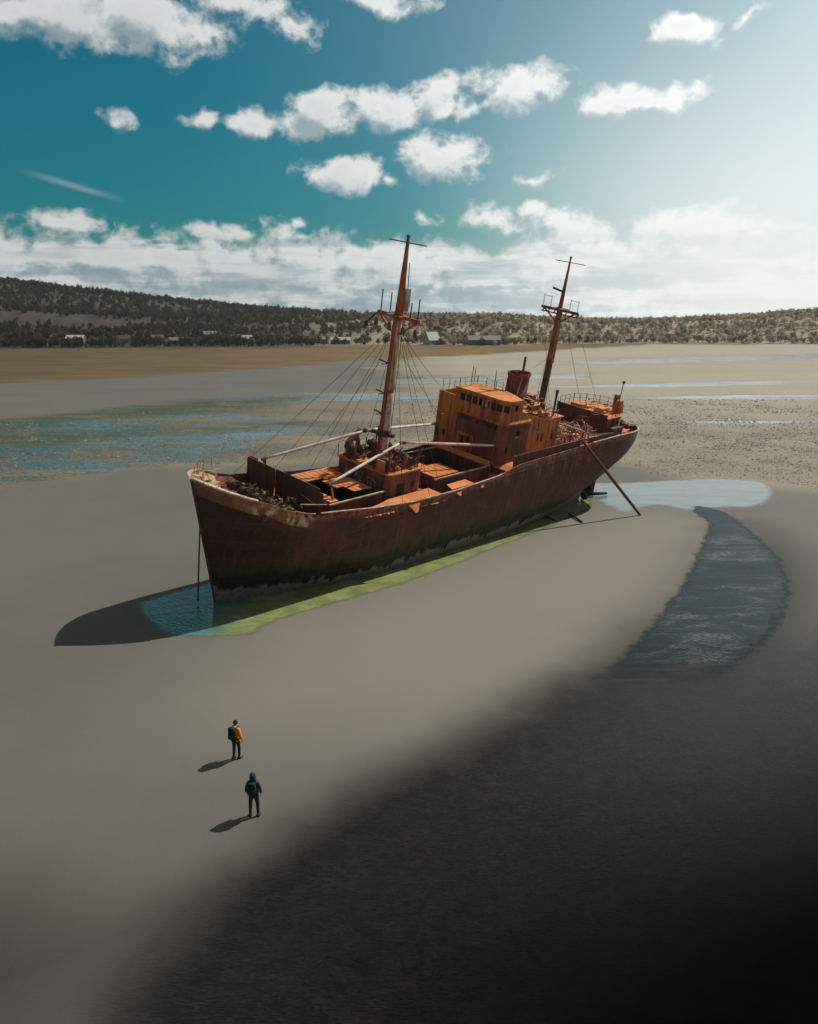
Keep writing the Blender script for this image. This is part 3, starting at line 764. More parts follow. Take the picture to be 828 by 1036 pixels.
    for a, c in zip(rp[:-4], rp[1:-3]): b.bar((a[0], a[1], 11.72), (c[0], c[1], 11.72), .06, .07)
    b.build('roof_lip', M['house'], w)
    def rail(pts, z, h, n, cols=2):
        b = SB(); pts = [Vector((*p, z)) for p in pts]
        for a, c in zip(pts[:-1], pts[1:]):
            k = max(1, int((c-a).length/n))
            for q in range(k+1):
                p = a.lerp(c, q/k); lean = Vector((random.uniform(-.08,.08), random.uniform(-.08,.08), 0))
                b.bar(p, p + Vector((0,0,h*random.uniform(.9, 1.1))) + lean, .035)
            for j in range(1, cols+1):
                b.bar(a + Vector((0,0,h*j/cols)), c + Vector((0,0,h*j/cols + random.uniform(-.1,.05))), .025)
        b.build('railing', M['junk2'], w)
    rail([(26.3, -2.4), (28.7, -2.4), (29.0, .2)], 11.68, .75, .7)
    rail([(26.3, -4.15), (28.6, -4.15)], 10.98, .9, .6)
    rail([(28.8, -4.1), (34.0, -4.1), (34.0, -1.0)], 9.04, 1.9, .7, 3)
    rail([(34.1, 1.0), (34.1, 2.9), (32.6, 2.95)], 9.04, 1.1, .5)
    rail([(29.8, 2.95), (32.4, 2.95)], 9.6, .9, .5)
    b = SB()
    for x, y, z, h in ((27.6, -2.2, 11.65, 1.7), (28.9, -2.9, 9.0, 4.0), (29.6, 1.2, 9, 3.2), (33.5, .9, 9, 2.4), (31.6, -2.6, 9, 3.6)): b.tube([(x, y, z), (x, y, z+h)], .035, 5)
    split_build(b, 'aerial', M['gear'], w)
    b = SB(); b.prism([(29.2, -2.0, 9.04), (33.6, -1.8, 9.04), (33.6, 1.4, 9.04), (29.2, 1.7, 9.04)], (0, 0, 1.3)); ec = b.build('engine_casing', M['deck'], w)
    b = SB(); b.box((31.4, -.2, 10.37), (4.7, 3.7, .07)); b.build('casing_top', M['deck'], ec)
    for (x, y, sx_, sy_, h, zb) in ((29.6, 2.35, .8, .7, 1.3, 9.04), (31.2, 2.3, .7, .6, 1.0, 9.04), (29.7, .9, .7, .9, .5, 10.4), (33.0, .5, .6, .8, .6, 10.4), (32.6, 2.2, .8, .7, .9, 9.04)):
        b = SB(); b.box((x, y, zb+h/2), (sx_, sy_, h), taper=.92); lk = b.build('locker', M['house' if x > 31 else 'gear'], w)
        b = SB(); b.box((x, y, zb+.03+h), (sx_+.1, sy_+.1, .06)); b.build('lid', M['deck'], lk)
    b = SB()
    for x, y, hh, zb in ((30.3, 2.5, 1.7, 9.04), (29.9, -.3, 1.0, 10.4), (33.2, 1.9, 1.5, 9.04), (30.5, 1.3, .9, 10.4), (31.0, -2.9, 1.6, 9.04)):
        b.tube([(x, y, zb), (x, y, zb+hh*.75), (x-.1, y, zb+hh*.9), (x-.35, y, zb+hh)], [.12, .12, .16, .24], 10)
    split_build(b, 'vent_cowl', M['gear'], w, True)
    return w
bh = bridge()
scrap('scrap_heap', 90, on(29.3, 33.5, -1.5, 1.5, 10.42), [M['gear'], M['junk2']], .9, 'rusty fittings heaped round the foot of the funnel', 8, rise=.55)
scrap('scrap_heap', 60, on(29.4, 33.8, 1.8, 2.8, 9.05), [M['gear'], M['junk2']], .9, 'rusty pipes and frames along the side of the open bridge deck', 9, rise=1.3)

# funnel
b = SB(); n = 20
def oval(x, y, z, rx, ry): return [(x + rx*cos(2*pi*k/n), y + ry*sin(2*pi*k/n), z) for k in range(n)]
lv = [(9.05, 1.22, .92, 31.7), (12.55, 1.15, .86, 31.95), (12.65, 1.22, .93, 31.96), (12.9, 1.22, .93, 31.98)]
vs = [q for z, rx, ry, x in lv for q in oval(x, -.4, z, rx, ry)]
fs = [(i*n+k, i*n+(k+1)%n, (i+1)*n+(k+1)%n, (i+1)*n+k) for i in range(len(lv)-1) for k in range(n)]
vin = oval(31.98, -.4, 12.9, 1.12, .83) + oval(31.98, -.4, 12.2, 1.12, .83); o_ = len(vs)
vs += vin; fs += [((len(lv)-1)*n+k, (len(lv)-1)*n+(k+1)%n, o_+(k+1)%n, o_+k) for k in range(n)] + [(o_+k, o_+(k+1)%n, o_+n+(k+1)%n, o_+n+k) for k in range(n)] + [tuple(o_+n+k for k in range(n))]
b.add(vs, fs); fn = b.build('funnel', M['red'], ship)
b = SB(); b.tube([(32.3, -.3, 12.1), (32.35, -.3, 14.3)], .11, 8); b.tube([(31.6, -.5, 12.1), (31.6, -.5, 13.0)], .2, 10); split_build(b, 'exhaust_pipe', M['red'], fn)
b = SB(); b.bar((30.4, .55, 10.4), (31.3, .4, 12.7), .09); b.bar((30.6, .8, 10.4), (32.2, .55, 12.4), .09); split_build(b, 'brace', M['rail'], fn)

# main mast
def mainmast():
    b = SB()
    b.tube([(35.5, 0, 6.2), (35.6, 0, 9), (35.85, 0, 14), (36.0, 0, 18.5)], [.33, .33, .3, .24], 14)
    b.tube([(36.0, 0, 18.4), (36.15, 0, 20.5), (36.3, 0, 22.7)], [.2, .14, .08], 10)
    m = b.build('mainmast', [M['pole'], M['mast']], ship, True)
    for p in m.data.polygons:
        if p.center.z > 14.2: p.material_index = 1
    b = SB(); b.prism([(35.72, .28, 13.6), (35.98, .3, 13.6), (36.1, .22, 18.2), (35.85, .2, 18.2)], (.04,.04,0)); b.build('paint_strip', rust('ochre_paint', (.45,.28,.09), (.35,.17,.06), (.2,.06,.03), scale=2), m)
    b = SB(); b.bar((36.0, -1.9, 18.3), (36.0, 1.9, 18.3), .2, .22); b.bar((36.0, -1.9, 17.95), (36.0, 1.9, 17.95), .1, .1); b.box((36.0, 0, 18.4), (1.1, 1.2, .1))
    for s in (-1, 1): b.bar((36.0, s*1.6, 18.2), (36.0, s*.25, 17.3), .1)
    for k in np.linspace(-1.8, 1.8, 7): b.bar((36.0, k, 17.9), (36.0, k + .2, 18.3), .08)
    ct = b.build('cross_tree', M['red'], m)
    b = SB()
    for y in (-1.8, -1.0, 1.0, 1.8): b.tube([(36, y, 18.4), (36, y, 19.4)], .03, 5)
    split_build(b, 'stanchion', M['rail'], ct); b = SB()
    for s in (-1, 1): b.tube([(36, s*1.0, 19.3), (36, s*1.8, 19.3)], .025, 5)
    split_build(b, 'railing', M['rail'], ct)
    b = SB(); b.tube([(36.25, -1.5, 22.4), (36.25, 1.6, 22.4)], .035, 5); b.build('yard', M['gear'], m)
    b = SB(); b.bar((36.05, -.1, 19.9), (35.7, -.9, 20.1), .22, .16); b.build('bracket', M['dark'], m)
    b = SB(); b.ball((36.3, 0, 22.8), .12); b.build('truck', M['gear'], m)
mainmast()
b = SB(); b.tube([(36.6, .9, 6.4), (36.6, .9, 10.6), (36.6, .9, 11.2)], [.1, .1, .16], 8); b.build('vent_pipe', M['wire'], ship)

# deckhouse behind the bridge and davit debris
b = SB(); b.prism([(34.25, -3.6, 6.3), (37.6, -3.4, 6.3), (37.6, 1.2, 6.3), (34.25, 1.6, 6.3)], (0, 0, 2.35)); dh = b.build('deck_house', M['house'], ship)
b = SB(); b.box((36.0, -1.1, 8.7), (3.5, 5.0, .09)); b.build('house_roof', M['deck'], dh)
b = SB(); b.box((37.62, -.4, 7.6), (.05, .8, 1.8)); b.build('door', M['black'], dh)
for x, y in ((38.2, 2.2), (40.0, 2.4)):
    b = SB(); b.tube([(x, y, 6.4), (x, y+.1, 8.2), (x+.1, y+.5, 9.0), (x+.2, y+1.2, 9.1)], [.11, .11, .1, .08], 8); b.build('davit', M['red'], ship, True)
b = SB()
for k in range(7):
    x = 35.4 + k*.75; b.tube([(x, 3.3, 6.5), (x+.2, 2.9, 7.5+.2*(k % 3)), (x+.5, 2.2, 8.2+.25*(k % 2))], .06, 6)
b.tube([(34.6, 3.2, 9.0), (36.5, 2.9, 8.3), (40.2, 3.0, 7.2)], .08, 6); b.tube([(34.6, 2.5, 8.8), (38.2, 2.2, 7.9), (41.5, 2.5, 6.8)], .06, 6)
split_build(b, 'bent_frame', M['rail'], ship)

# poop house -------------------------------------------------------------
def poop():
    xf, xe, y0, y1, zb, zt = 44.4, 50.2, -3.5, 2.3, 5.9, 7.8
    b = SB()
    nb_ = 9
    for k in range(nb_):                                # plank-like corrugated front
        z = zb + (zt-zb+.35)*(k+.5)/nb_; b.box((xf - .02 + .02*(k % 2), (y0+y1)/2, z), (.08, y1-y0, (zt-zb+.35)/nb_-.03))
    b.box((xf+.06, (y0+y1)/2, (zb+zt+.35)/2), (.05, y1-y0-.05, zt-zb+.3))
    b.box((xf-.06, y0+.06, (zb+zt)/2+.2), (.1, .12, zt-zb+.5)); b.box((xf-.06, (y0+y1)/2, zt+.38), (.16, y1-y0+.1, .08))
    f = b.build('poop_front', M['dark'], ship)
    b = SB(); poly = [(xf+.1, y1), (46.9, y1), (48.4, 1.7), (49.3, .6), (49.3, -1.6), (48.4, -2.7), (47.0, -3.4), (xf+.1, y0)]
    b.prism([(x, y, zb) for x, y in poly], (0, 0, zt-zb)); h = b.build('poop_house', M['red'], ship)
    b = SB(); b.prism([(x+(.15 if x > 46 else 0), y*1.04, zt) for x, y in poly], (0,0,.08)); b.build('house_roof', M['deck'], h)
    b = SB(); b.box((45.6, y1+.02, 7.0), (.6, .05, 1.4)); b.build('door', M['black'], h)
    b = SB(); b.box((46.6, y1+.02, 7.2), (.35, .05, .35)); b.build('window', M['black'], h)
    b = SB()
    pr = [(44.4, -3.3), (47, -3.3), (48.3, -2.6), (49.2, -1.5), (49.2, .5), (48.3, 1.6), (46.9, 2.2), (45.5, 2.2)]
    for a, c in zip(pr[:-1], pr[1:]):
        a = Vector((*a, zt+.08)); c = Vector((*c, zt+.08)); k = max(1, int((c-a).length/.7))
        for q in range(k+1):
            p = a.lerp(c, q/k); b.bar(p, p+Vector((random.uniform(-.08,.08), random.uniform(-.08,.08), .95)), .04)
        for hh in (.5, .92): b.bar(a+Vector((0,0,hh)), c+Vector((0,0,hh)), .03)
    b.build('railing', M['gear'], h)
    b = SB(); b.box((48.0, 1.4, 8.5), (.9, .7, 1.3), taper=.7); b.box((48.4, .8, 8.8), (.5, .4, 1.5)); b.build('steering_stand', M['house'], h)
    b = SB(); b.tube([(47.3, 1.6, 7.8), (47.8, 1.5, 10.9)], .045, 6); b.ball((47.82, 1.5, 11.05), .16); fp = b.build('flag_staff', M['wire'], h)
    b = SB(); b.box((46.0, .6, 8.15), (1.2, 1.0, .6)); b.box((45.6, -1.8, 8.1), (1.0, 1.3, .5)); split_build(b, 'locker', M['deck'], h)
    b = SB(); b.box((45.4, 2.95, 6.75), (1.8, .5, .7)); b.box((50.9, 1.2, 6.0), (.7, .9, .6)); split_build(b, 'mooring_winch', M['junk'], ship)
poop()
for x, y in ((50.2, 2.3), (50.9, -1.6), (41.5, 3.7), (51.0, .4)):
    z = zdeck(x); b = SB()
    for d in (-.25, .25): b.tube([(x+d, y, z-.05), (x+d, y, z+.5), (x+d, y, z+.58)], [.14, .14, .19], 8)
    b.box((x, y, z+.05), (.8, .4, .08)); b.build('bollard', M['junk'], ship)

# rudder and propeller at the stern
b = SB(); b.prism([(47.0, -.09, -1.8), (48.9, -.09, -1.8), (48.9, -.09, 1.0), (48.2, -.09, 1.35)], (0,.18,0)); b.build('rudder', M['black'], ship)
b = SB(); b.tube([(46.1, 0, -.7), (46.8, 0, -.7)], [.4, .2], 10)
for k in range(4):
    a = k*pi/2 + .5; d = Vector((0, cos(a), sin(a))); t_ = Vector((0, -sin(a), cos(a)))
    c0 = Vector((46.5, 0, -.7)); b.prism([c0 + d*.2 - t_*.12, c0 + d*.7 - t_*.4, c0 + d*1.15 - t_*.1, c0 + d*1.1 + t_*.3, c0 + d*.6 + t_*.4, c0 + d*.2 + t_*.12], (.1, 0, 0))
b.build('propeller', M['black'], ship)

# standing rigging
b = SB()
def stay(a, c, sag=.25, r=.015):
    a = Vector(a); c = Vector(c)
    b.tube([a.lerp(c, t/6) - Vector((0, 0, sag*4*(t/6)*(1-t/6))) for t in range(7)], r, 4, caps=False)
FM = (14.9, 0, 18.2); MM = (36.0, 0, 18.1)
for q in ((2.5, -2.9, 7.2), (7.6, -4.1, 6.6), (11.4, -4.15, 6.1), (13.2, -4.15, 6.0), (17.0, -4.15, 5.9), (19.0, -4.15, 5.9), (13.0, 4.15, 5.9), (16.0, 4.15, 5.9), (17.4, 4.15, 5.9)): stay(FM, q, .15)
for q in ((22.0, 1.8, 6.5), (26.1, -3.9, 11.0), (20.5, -4.15, 5.9)): stay((14.9, .2 if q[1] > 0 else -.2, 17.9), q, .2)
stay((36.0, .2, 17.6), (32.9, 2.2, 9.6)); stay((36.0, -.2, 14.0), (26.6, -2.4, 12.3), 1.0, .010); stay(MM, (40.5, -4.0, 6.8)); stay((36, 1.7, 18.2), (42.0, 3.9, 6.9)); stay((36, .6, 18.0), (38.6, 4.0, 6.9)); stay((36, -1.7, 18.2), (43.8, -3.8, 7))
stay((14.4, -1.0, 14.8), (10.3, -3.4, 7.6), .05); stay((15.2, .2, 16.0), (21.5, 2.2, 8.3), .1)
split_build(b, 'stay', M['wire'], ship)

# anchor chain from the bow, a loose line beside it
b = SB(); b.tube([(-1.05, -.6, 6.6), (-1.0, -.62, 4), (-1.0, -.6, 1.5), (-.95, -.62, .1)], .05, 6); b.build('anchor_chain', M['wire'], ship)
# hawse pipe, draught recess
b = SB(); x = 1.1; b.tube([(x, hb(x, 7.0)-.15, 7.0), (x, hb(x, 7.0)+.08, 6.95)], [.2, .24], 12); b.build('hawse_pipe', M['junk'], ship)

# long spar leaning against the quarter
def spar():
    top = ship_world(37.2, 4.36, 7.0); x, y = at(650, 521)
    bot = Vector((x, y, -.25)); d = (top - bot).normalized(); top = top + d*.5
    b = MB(); pts = [bot.lerp(top, t/6) for t in range(7)]; b.tube(pts, [.12, .14, .15, .15, .14, .13, .12], 10)
    o = b.build('leaning_spar', M['pole'], None, True)
    tag(o, 'long dark spar leaning from the sand against the ship near its stern', 'spar')
spar()

# =================================================================== GROUND
def G(px, py): return at(px, py)
def poly(pts): return np.array([at(*p) if p[1] > 324 else p for p in pts])
def sdf(P, poly):
    """signed distance to polygon, + inside (metres)"""
    n = len(poly); d = np.full(len(P), 1e18); inside = np.zeros(len(P), bool)
    for i in range(n):
        a = poly[i]; b = poly[(i+1) % n]; e = b - a; w = P - a
        t = np.clip((w@e)/max(e@e, 1e-9), 0, 1); q = w - t[:, None]*e
        d = np.minimum(d, (q**2).sum(1))
        c1 = (a[1] <= P[:, 1]) & (b[1] > P[:, 1]); c2 = (a[1] > P[:, 1]) & (b[1] <= P[:, 1])
        cr = e[0]*w[:, 1] - e[1]*w[:, 0]
        inside ^= (c1 & (cr > 0)) | (c2 & (cr < 0))
    d = np.sqrt(d); return np.where(inside, d, -d)
def sstep(x, a, b):
    t = np.clip((x-a)/(b-a), 0, 1); return t*t*(3-2*t)
def vnoise(X, Y, s, seed=0):
    """value noise in numpy"""
    x = X/s; y = Y/s; xi = np.floor(x).astype(np.int64); yi = np.floor(y).astype(np.int64); fx = x-xi; fy = y-yi
    def h(a, b):
        q = (a*374761393 + b*668265263 + seed*974634777) & 0x7fffffff
        q = ((q ^ (q >> 13))*1274126177) & 0x7fffffff
        return ((q ^ (q >> 16)) & 0xffff)/65535.0
    fx = fx*fx*(3-2*fx); fy = fy*fy*(3-2*fy)
    return (h(xi, yi)*(1-fx) + h(xi+1, yi)*fx)*(1-fy) + (h(xi, yi+1)*(1-fx) + h(xi+1, yi+1)*fx)*fy
def fbm(X, Y, s, seed=0, o=4):
    v = 0; a = .5
    for k in range(o): v = v + a*vnoise(X, Y, s/2**k, seed+k); a *= .5
    return v/(1-.5**o)

# skyline of the hills, as heading -> height
SKY_PX  = np.array([-420,-200, 0, 60, 150, 250, 330, 400, 480, 560, 640, 700, 760, 828, 1000, 1300])
SKY_PY  = np.array([ 284, 280, 283, 290, 299, 308, 314, 316, 318, 320, 322, 320, 318, 313, 308, 306])
BASE_PX = np.array([-420, 0, 250, 330, 400, 450, 500, 560, 640, 828, 1300])
BASE_D  = np.array([ 600, 605, 605, 620, 640, 620, 620, 680, 705, 735, 760])
TOP_D = 1120.0
def hill_z(X, Y):
    X = np.asarray(X, float); Y = np.asarray(Y, float)
    D = np.hypot(X, Y); az = np.arctan2(X, np.maximum(Y, 1e-3)); px = W0/2 + FOC*1.0235*np.tan(np.clip(az, -1.1, 1.1))
    py = np.interp(px, SKY_PX, SKY_PY); Db = np.interp(px, BASE_PX, BASE_D)
    zt = CAM_H + (322.0 - py)/FOC*.95*TOP_D - 5.5
    t = np.clip((D - Db)/(TOP_D - Db), 0, 1.0)
    left = sstep(-px, -520, -250)
    prof_l = .20*sstep(t, .0, .30) + .26*sstep(t, .30, .52) + .54*sstep(t, .5, 1.0)
    prof_r = .93*sstep(t, .0, .42) + .07*t
    z = zt*(prof_l*left + prof_r*(1-left))
    rough = (fbm(X, Y, 90, 5) - .5)*14*sstep(t, .05, .3)*(1 - .8*sstep(t, .8, 1.0))*(.35+.65*left)
    z = z + rough - np.clip(D - TOP_D, 0, 1e9)*.02
    z = np.where(Y < 0, z*0, z)
    return np.where(D < Db, 0, np.maximum(z, 0))

def build_ground():
    az = np.concatenate([np.linspace(-88, -30, 50)[:-1], np.linspace(-30, 30, 520), np.linspace(30, 88, 50)[1:]])*pi/180
    pys = np.linspace(1160, 345, 560)
    dist = np.array([at(W0/2, q)[1] for q in pys])
    dist = np.concatenate([[2.5, 6, 10, 14], dist[dist > 15], [760, 900, 1200, 2000, 4000, 9000]])
    A, D = np.meshgrid(az, dist); X = (D*np.sin(A)).ravel(); Y = (D*np.cos(A)).ravel(); P = np.stack([X, Y], 1)
    na, nd = len(az), len(dist)
    i = np.arange((nd-1)*(na-1)); r, c = i//(na-1), i % (na-1); v0 = r*na + c
    F = np.stack([v0, v0+1, v0+na+1, v0+na], 1)
    # --- zones surveyed on the beach
    mud = sdf(P, poly([(-700,500),(0,492),(70,484),(130,477),(200,472),(300,468),(420,462),(560,462),(636,470),(665,484),(700,488),(760,492),(800,496),(860,500),(1400,520),(1500,344),(640,344.5),(560,349),(470,356),(400,364),(360,372),(410,378),(390,389),(330,396),(240,402),(150,407),(80,416),(0,424),(-700,430)]))
    wob = (fbm(X, Y, 9, 3)-.5)*8
    mudv = sstep(mud + wob*.7, -3, 3)
    field = sdf(P, poly([(-800,395),(0,388),(90,384),(180,379),(250,374),(320,369),(370,362),(430,361),(500,358),(580,353),(660,348.5),(828,348),(1500,350),(1500,341),(828,341),(0,341),(-800,341)]))
    fieldv = sstep(field + (fbm(X, Y, 25, 9)-.5)*16, -5, 5)
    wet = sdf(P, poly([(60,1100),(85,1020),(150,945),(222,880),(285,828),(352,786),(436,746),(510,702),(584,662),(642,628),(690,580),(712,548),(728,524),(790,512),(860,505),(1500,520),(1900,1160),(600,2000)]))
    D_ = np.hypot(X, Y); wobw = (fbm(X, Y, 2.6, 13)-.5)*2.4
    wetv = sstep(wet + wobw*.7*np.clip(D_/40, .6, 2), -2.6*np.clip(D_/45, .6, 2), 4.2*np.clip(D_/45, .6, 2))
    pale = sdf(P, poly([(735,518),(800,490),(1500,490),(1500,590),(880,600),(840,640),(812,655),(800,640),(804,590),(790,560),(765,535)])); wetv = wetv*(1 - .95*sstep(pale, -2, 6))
    wet_vignette = sdf(P, poly([(240,1300),(330,960),(430,890),(560,830),(700,780),(900,690),(1900,700),(1900,1160),(600,2000)]))  # vignette mask that blackens the wet sand at lower right
    wet_vignettev = sstep(wet_vignette, -6, 10)
    corner_vignette = sdf(P, poly([(-900,880),(0,900),(90,930),(160,930),(60,1040),(40,1160),(-900,1160)])); corner_vignettev = sstep(corner_vignette, -5, 4)
    # paler core of the sand bank beside the ship
    core = sdf(P, poly([(330,640),(420,598),(560,545),(640,525),(700,530),(695,560),(640,610),(560,660),(450,705),(300,700)]))
    corev = sstep(core, -14, 5)
    # channels with standing water on the flats
    ch = np.full(len(P), -1e9)
    for q in ([(-300,430),(0,428),(100,412),(190,410),(300,424),(320,436),(260,452),(210,466),(100,474),(0,488),(-300,500)], [(190,404),(300,397),(420,398),(470,400),(420,406),(320,407),(250,411)],
              [(380,384),(480,380),(600,378),(600,383),(480,386),(400,389)], [(-100,470),(60,460),(180,452),(240,462),(170,474),(0,490)], [(600,403),(700,399),(860,400),(860,404),(700,405)],
              [(560,366),(700,361),(860,357),(860,362),(700,367),(600,369)], [(640,428),(740,424),(860,427),(860,430),(740,430)], [(500,392),(640,388),(860,383),(860,387),(640,393)]):
        ch = np.maximum(ch, sdf(P, poly(q)))
    chv = sstep(ch, -6, 6)
    alg = np.full(len(P), -1e9)
    for q in ([(-60,428),(40,418),(120,412),(250,404),(330,400),(240,416),(120,424),(0,436)], [(-60,440),(60,436),(130,440),(60,452),(-60,458)], [(40,418),(110,412),(170,412),(150,422),(60,424)], [(200,407),(280,404),(270,409),(210,413)], [(300,425),(330,428),(250,436),(120,440),(60,440)], [(390,381),(450,380),(440,383),(400,384)]):
        alg = np.maximum(alg, sdf(P, poly(q)))
    algv = sstep(alg + wob*.5, -5, 6)
    Z = np.zeros(len(P))
    Z += (fbm(X, Y, 6, 21)-.5)*.10*(1-mudv) + (fbm(X, Y, 4, 22)-.5)*.16*mudv*sstep(D_, 40, 90)
    Z = np.where(D_ > 560, np.minimum(Z, 0) - .3*sstep(D_, 620, 760), Z)
    keep = sdf(P, poly([(120,650),(130,585),(330,520),(600,470),(800,470),(850,540),(870,690),(640,710),(560,560),(240,668)]))
    Z = Z*(1 - sstep(keep, -3, 1))
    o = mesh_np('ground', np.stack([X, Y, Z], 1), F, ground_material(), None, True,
                {'mud': mudv, 'field': fieldv, 'wet': wetv, 'wet_vignette': wet_vignettev, 'core': corev, 'chan': chv, 'alg': algv, 'corner_vignette': corner_vignettev})
    return tag(o, kind='structure')

def ground_material():
    m, t, b = new_mat('beach'); g = t.node('ShaderNodeNewGeometry').outputs['Position']
    mud, field, wet, wet_vignette, core, chan, alg, corner_vignette = [t.attr(a) for a in ('mud','field','wet','wet_vignette','core','chan','alg','corner_vignette')]
    big = t.noise(g, .035, 4, .6); mid = t.noise(g, .35, 4, .6); fine = t.noise(g, 9, 3, .7); grain = t.noise(g, 45, 2, .7)
    # firm sand, its near left corner darkened by a painted vignette
    sand = t.mix(t.ramp(big, .3, .7), (.122,.119,.107), (.152,.147,.131))
    sand = t.mix(t.ramp(mid, .3, .75, 0, .35), sand, (.125,.118,.106))
    sand = t.mix(core, sand, (.224,.213,.180))
    sand = t.mix(t.math('MULTIPLY', corner_vignette, .95), sand, (.036,.0358,.033))  # vignette darkening painted into the sand colour at the near left
    sand = t.mix(t.ramp(grain, .35, .75, 0, .25), sand, (.10,.095,.085))
    # water-soaked dark sand, blackened further at lower right by a painted vignette
    rn = t.noise(t.vec('ADD', t.scaled(g, (1.6, 8.5, 1)), t.scaled(t.noise(g, .6, 2, .6, col=True), (1.2,1.2,0))), 1.15, 4, .62)
    rip = t.math('SUBTRACT', 1.0, t.math('MULTIPLY', t.math('ABSOLUTE', t.math('SUBTRACT', rn, .5)), 5.0), clamp=True)
    wn = t.noise(g, 1.3, 4, .7)
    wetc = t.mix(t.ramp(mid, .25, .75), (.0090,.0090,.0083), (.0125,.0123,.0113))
    wetc = t.mix(t.math('MULTIPLY', t.ramp(rip, .45, 1, 0, .30), t.ramp(wn, .3, .75)), wetc, (.055,.054,.050))  # glints painted as a paler colour on the ripple crests
    wetc = t.mix(wet_vignette, wetc, t.mix(t.ramp(wn, .3, .7), (.0016,.0016,.0016), (.0022,.0022,.0021)))
    # mussel flats
    peb2 = t.noise(t.scaled(g, (1, 1, 1)), 1.6, 4, .75)
    mudc = t.mix(t.ramp(peb2, .36, .62), (.085,.077,.062), (.25,.232,.195))
    peb3 = t.noise(g, 4.5, 3, .7); mudc = t.mix(t.ramp(peb3, .42, .60, .65, 0), mudc, (.05,.046,.038)); mudc = t.mix(t.ramp(peb3, .56, .66, 0, .5), mudc, (.42,.38,.31))
    mudc = t.mix(t.ramp(big, .40, .6, 0, .55), mudc, (.26,.215,.14))
    band = t.noise(t.scaled(g, (.004, .028, 1)), 1.0, 4, .6, .3)
    mudc = t.mix(t.ramp(band, .47, .6, 0, .6), mudc, (.30,.25,.155))
    sep0 = t.node('ShaderNodeSeparateXYZ'); t.put(sep0.inputs[0], g)
    mudc = t.mix(t.ramp(sep0.outputs[0], -10, -60, 0, .45), mudc, (.066,.068,.054))
    mudc = t.mix(t.math('MULTIPLY', t.ramp(sep0.outputs[0], -15, 25), t.ramp(sep0.outputs[1], 110, 220, .25, .62)), mudc, (.46,.41,.325))  # sheen of the far right flats painted in as paler mud
    # green weed
    wd = t.math('MULTIPLY', alg, t.ramp(t.noise(t.scaled(g, (.09,.3,1)), 1.0, 5, .7), .40, .52))
    mudc = t.mix(t.math('MULTIPLY', wd, .85), mudc, (.045,.072,.018))
    # tan marsh grass
    fcol = t.mix(t.ramp(t.noise(t.scaled(g, (.02,.09,1)), 1.0, 6, .7), .35, .65), (.10,.062,.026), (.22,.145,.06))
    fcol = t.mix(t.ramp(t.noise(g, .12, 6, .7), .52, .68, 0, .7), fcol, (.10,.075,.03))
    fcol = t.mix(t.ramp(sep0.outputs[0], 0, -160, 0, .75), fcol, t.mix(t.ramp(t.noise(t.scaled(g, (.03,.12,1)), 1.0, 5, .7), .35, .65), (.050,.038,.020), (.115,.082,.042)))
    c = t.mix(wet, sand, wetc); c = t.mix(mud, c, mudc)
    leftish = t.ramp(sep0.outputs[0], 40, -60)
    # standing water between the mussel banks: streaks broken up by noise
    streak = t.noise(t.scaled(g, (.042, .19, 1)), 1.0, 5, .68, .4)
    sp = t.noise(t.scaled(g, (.6,1,1)), 1.5, 4, .75)
    wcov = t.math('ADD', t.math('MULTIPLY', chan, t.mix(leftish, (.34,)*3, (.232,)*3)), t.math('MULTIPLY', t.math('SUBTRACT', streak, .5), 1.1))
    wcov = t.math('ADD', wcov, t.math('MULTIPLY', t.math('SUBTRACT', sp, .5), 1.1))
    water = t.math('MULTIPLY', t.ramp(wcov, .20, .27), t.math('MULTIPLY', mud, t.math('SUBTRACT', 1.0, t.math('MULTIPLY', wd, .8))))
    wcol = t.mix(leftish, (.30,.34,.35), (.012,.110,.140))  # sky reflection painted into the water colour, pale right, teal left
    c = t.mix(water, c, wcol); c = t.mix(field, c, fcol)
    t.put(b.inputs['Base Color'], c)
    r = t.math('ADD', .82, 0)
    r = t.mix(wet, (.75,)*3, (.44,)*3); r = t.mix(mud, r, (.8,)*3); r = t.mix(water, r, (.10,)*3); r = t.mix(field, r, (.95,)*3)
    t.put(b.inputs['Roughness'], r)
    sp_ = t.mix(wet, (.2,)*3, (.10,)*3); sp_ = t.mix(wet_vignette, sp_, (0.0,)*3); sp_ = t.mix(water, sp_, (.5,)*3); t.put(b.inputs['Specular IOR Level'], sp_)
    # relief
    dry = t.math('MULTIPLY', t.math('SUBTRACT', 1.0, wet), t.math('SUBTRACT', 1.0, mud))
    h = t.math('MULTIPLY', t.math('ADD', t.math('MULTIPLY', fine, .010), t.math('MULTIPLY', mid, .02)), dry)
    h = t.math('ADD', h, t.math('MULTIPLY', t.math('MULTIPLY', wet, t.math('SUBTRACT', 1.0, mud)), t.math('ADD', t.math('MULTIPLY', rip, .017), t.math('MULTIPLY', wn, .006))))
    mh = t.math('MULTIPLY', t.math('MULTIPLY', mud, t.math('SUBTRACT', 1.0, water)), t.math('MULTIPLY', peb2, .28))
    h = t.math('ADD', h, mh); h = t.math('ADD', h, t.math('MULTIPLY', water, t.math('MULTIPLY', sp, .03)))
    t.put(b.inputs['Normal'], t.bump(h, 1.0, 1.0))
    return m
ground = build_ground()

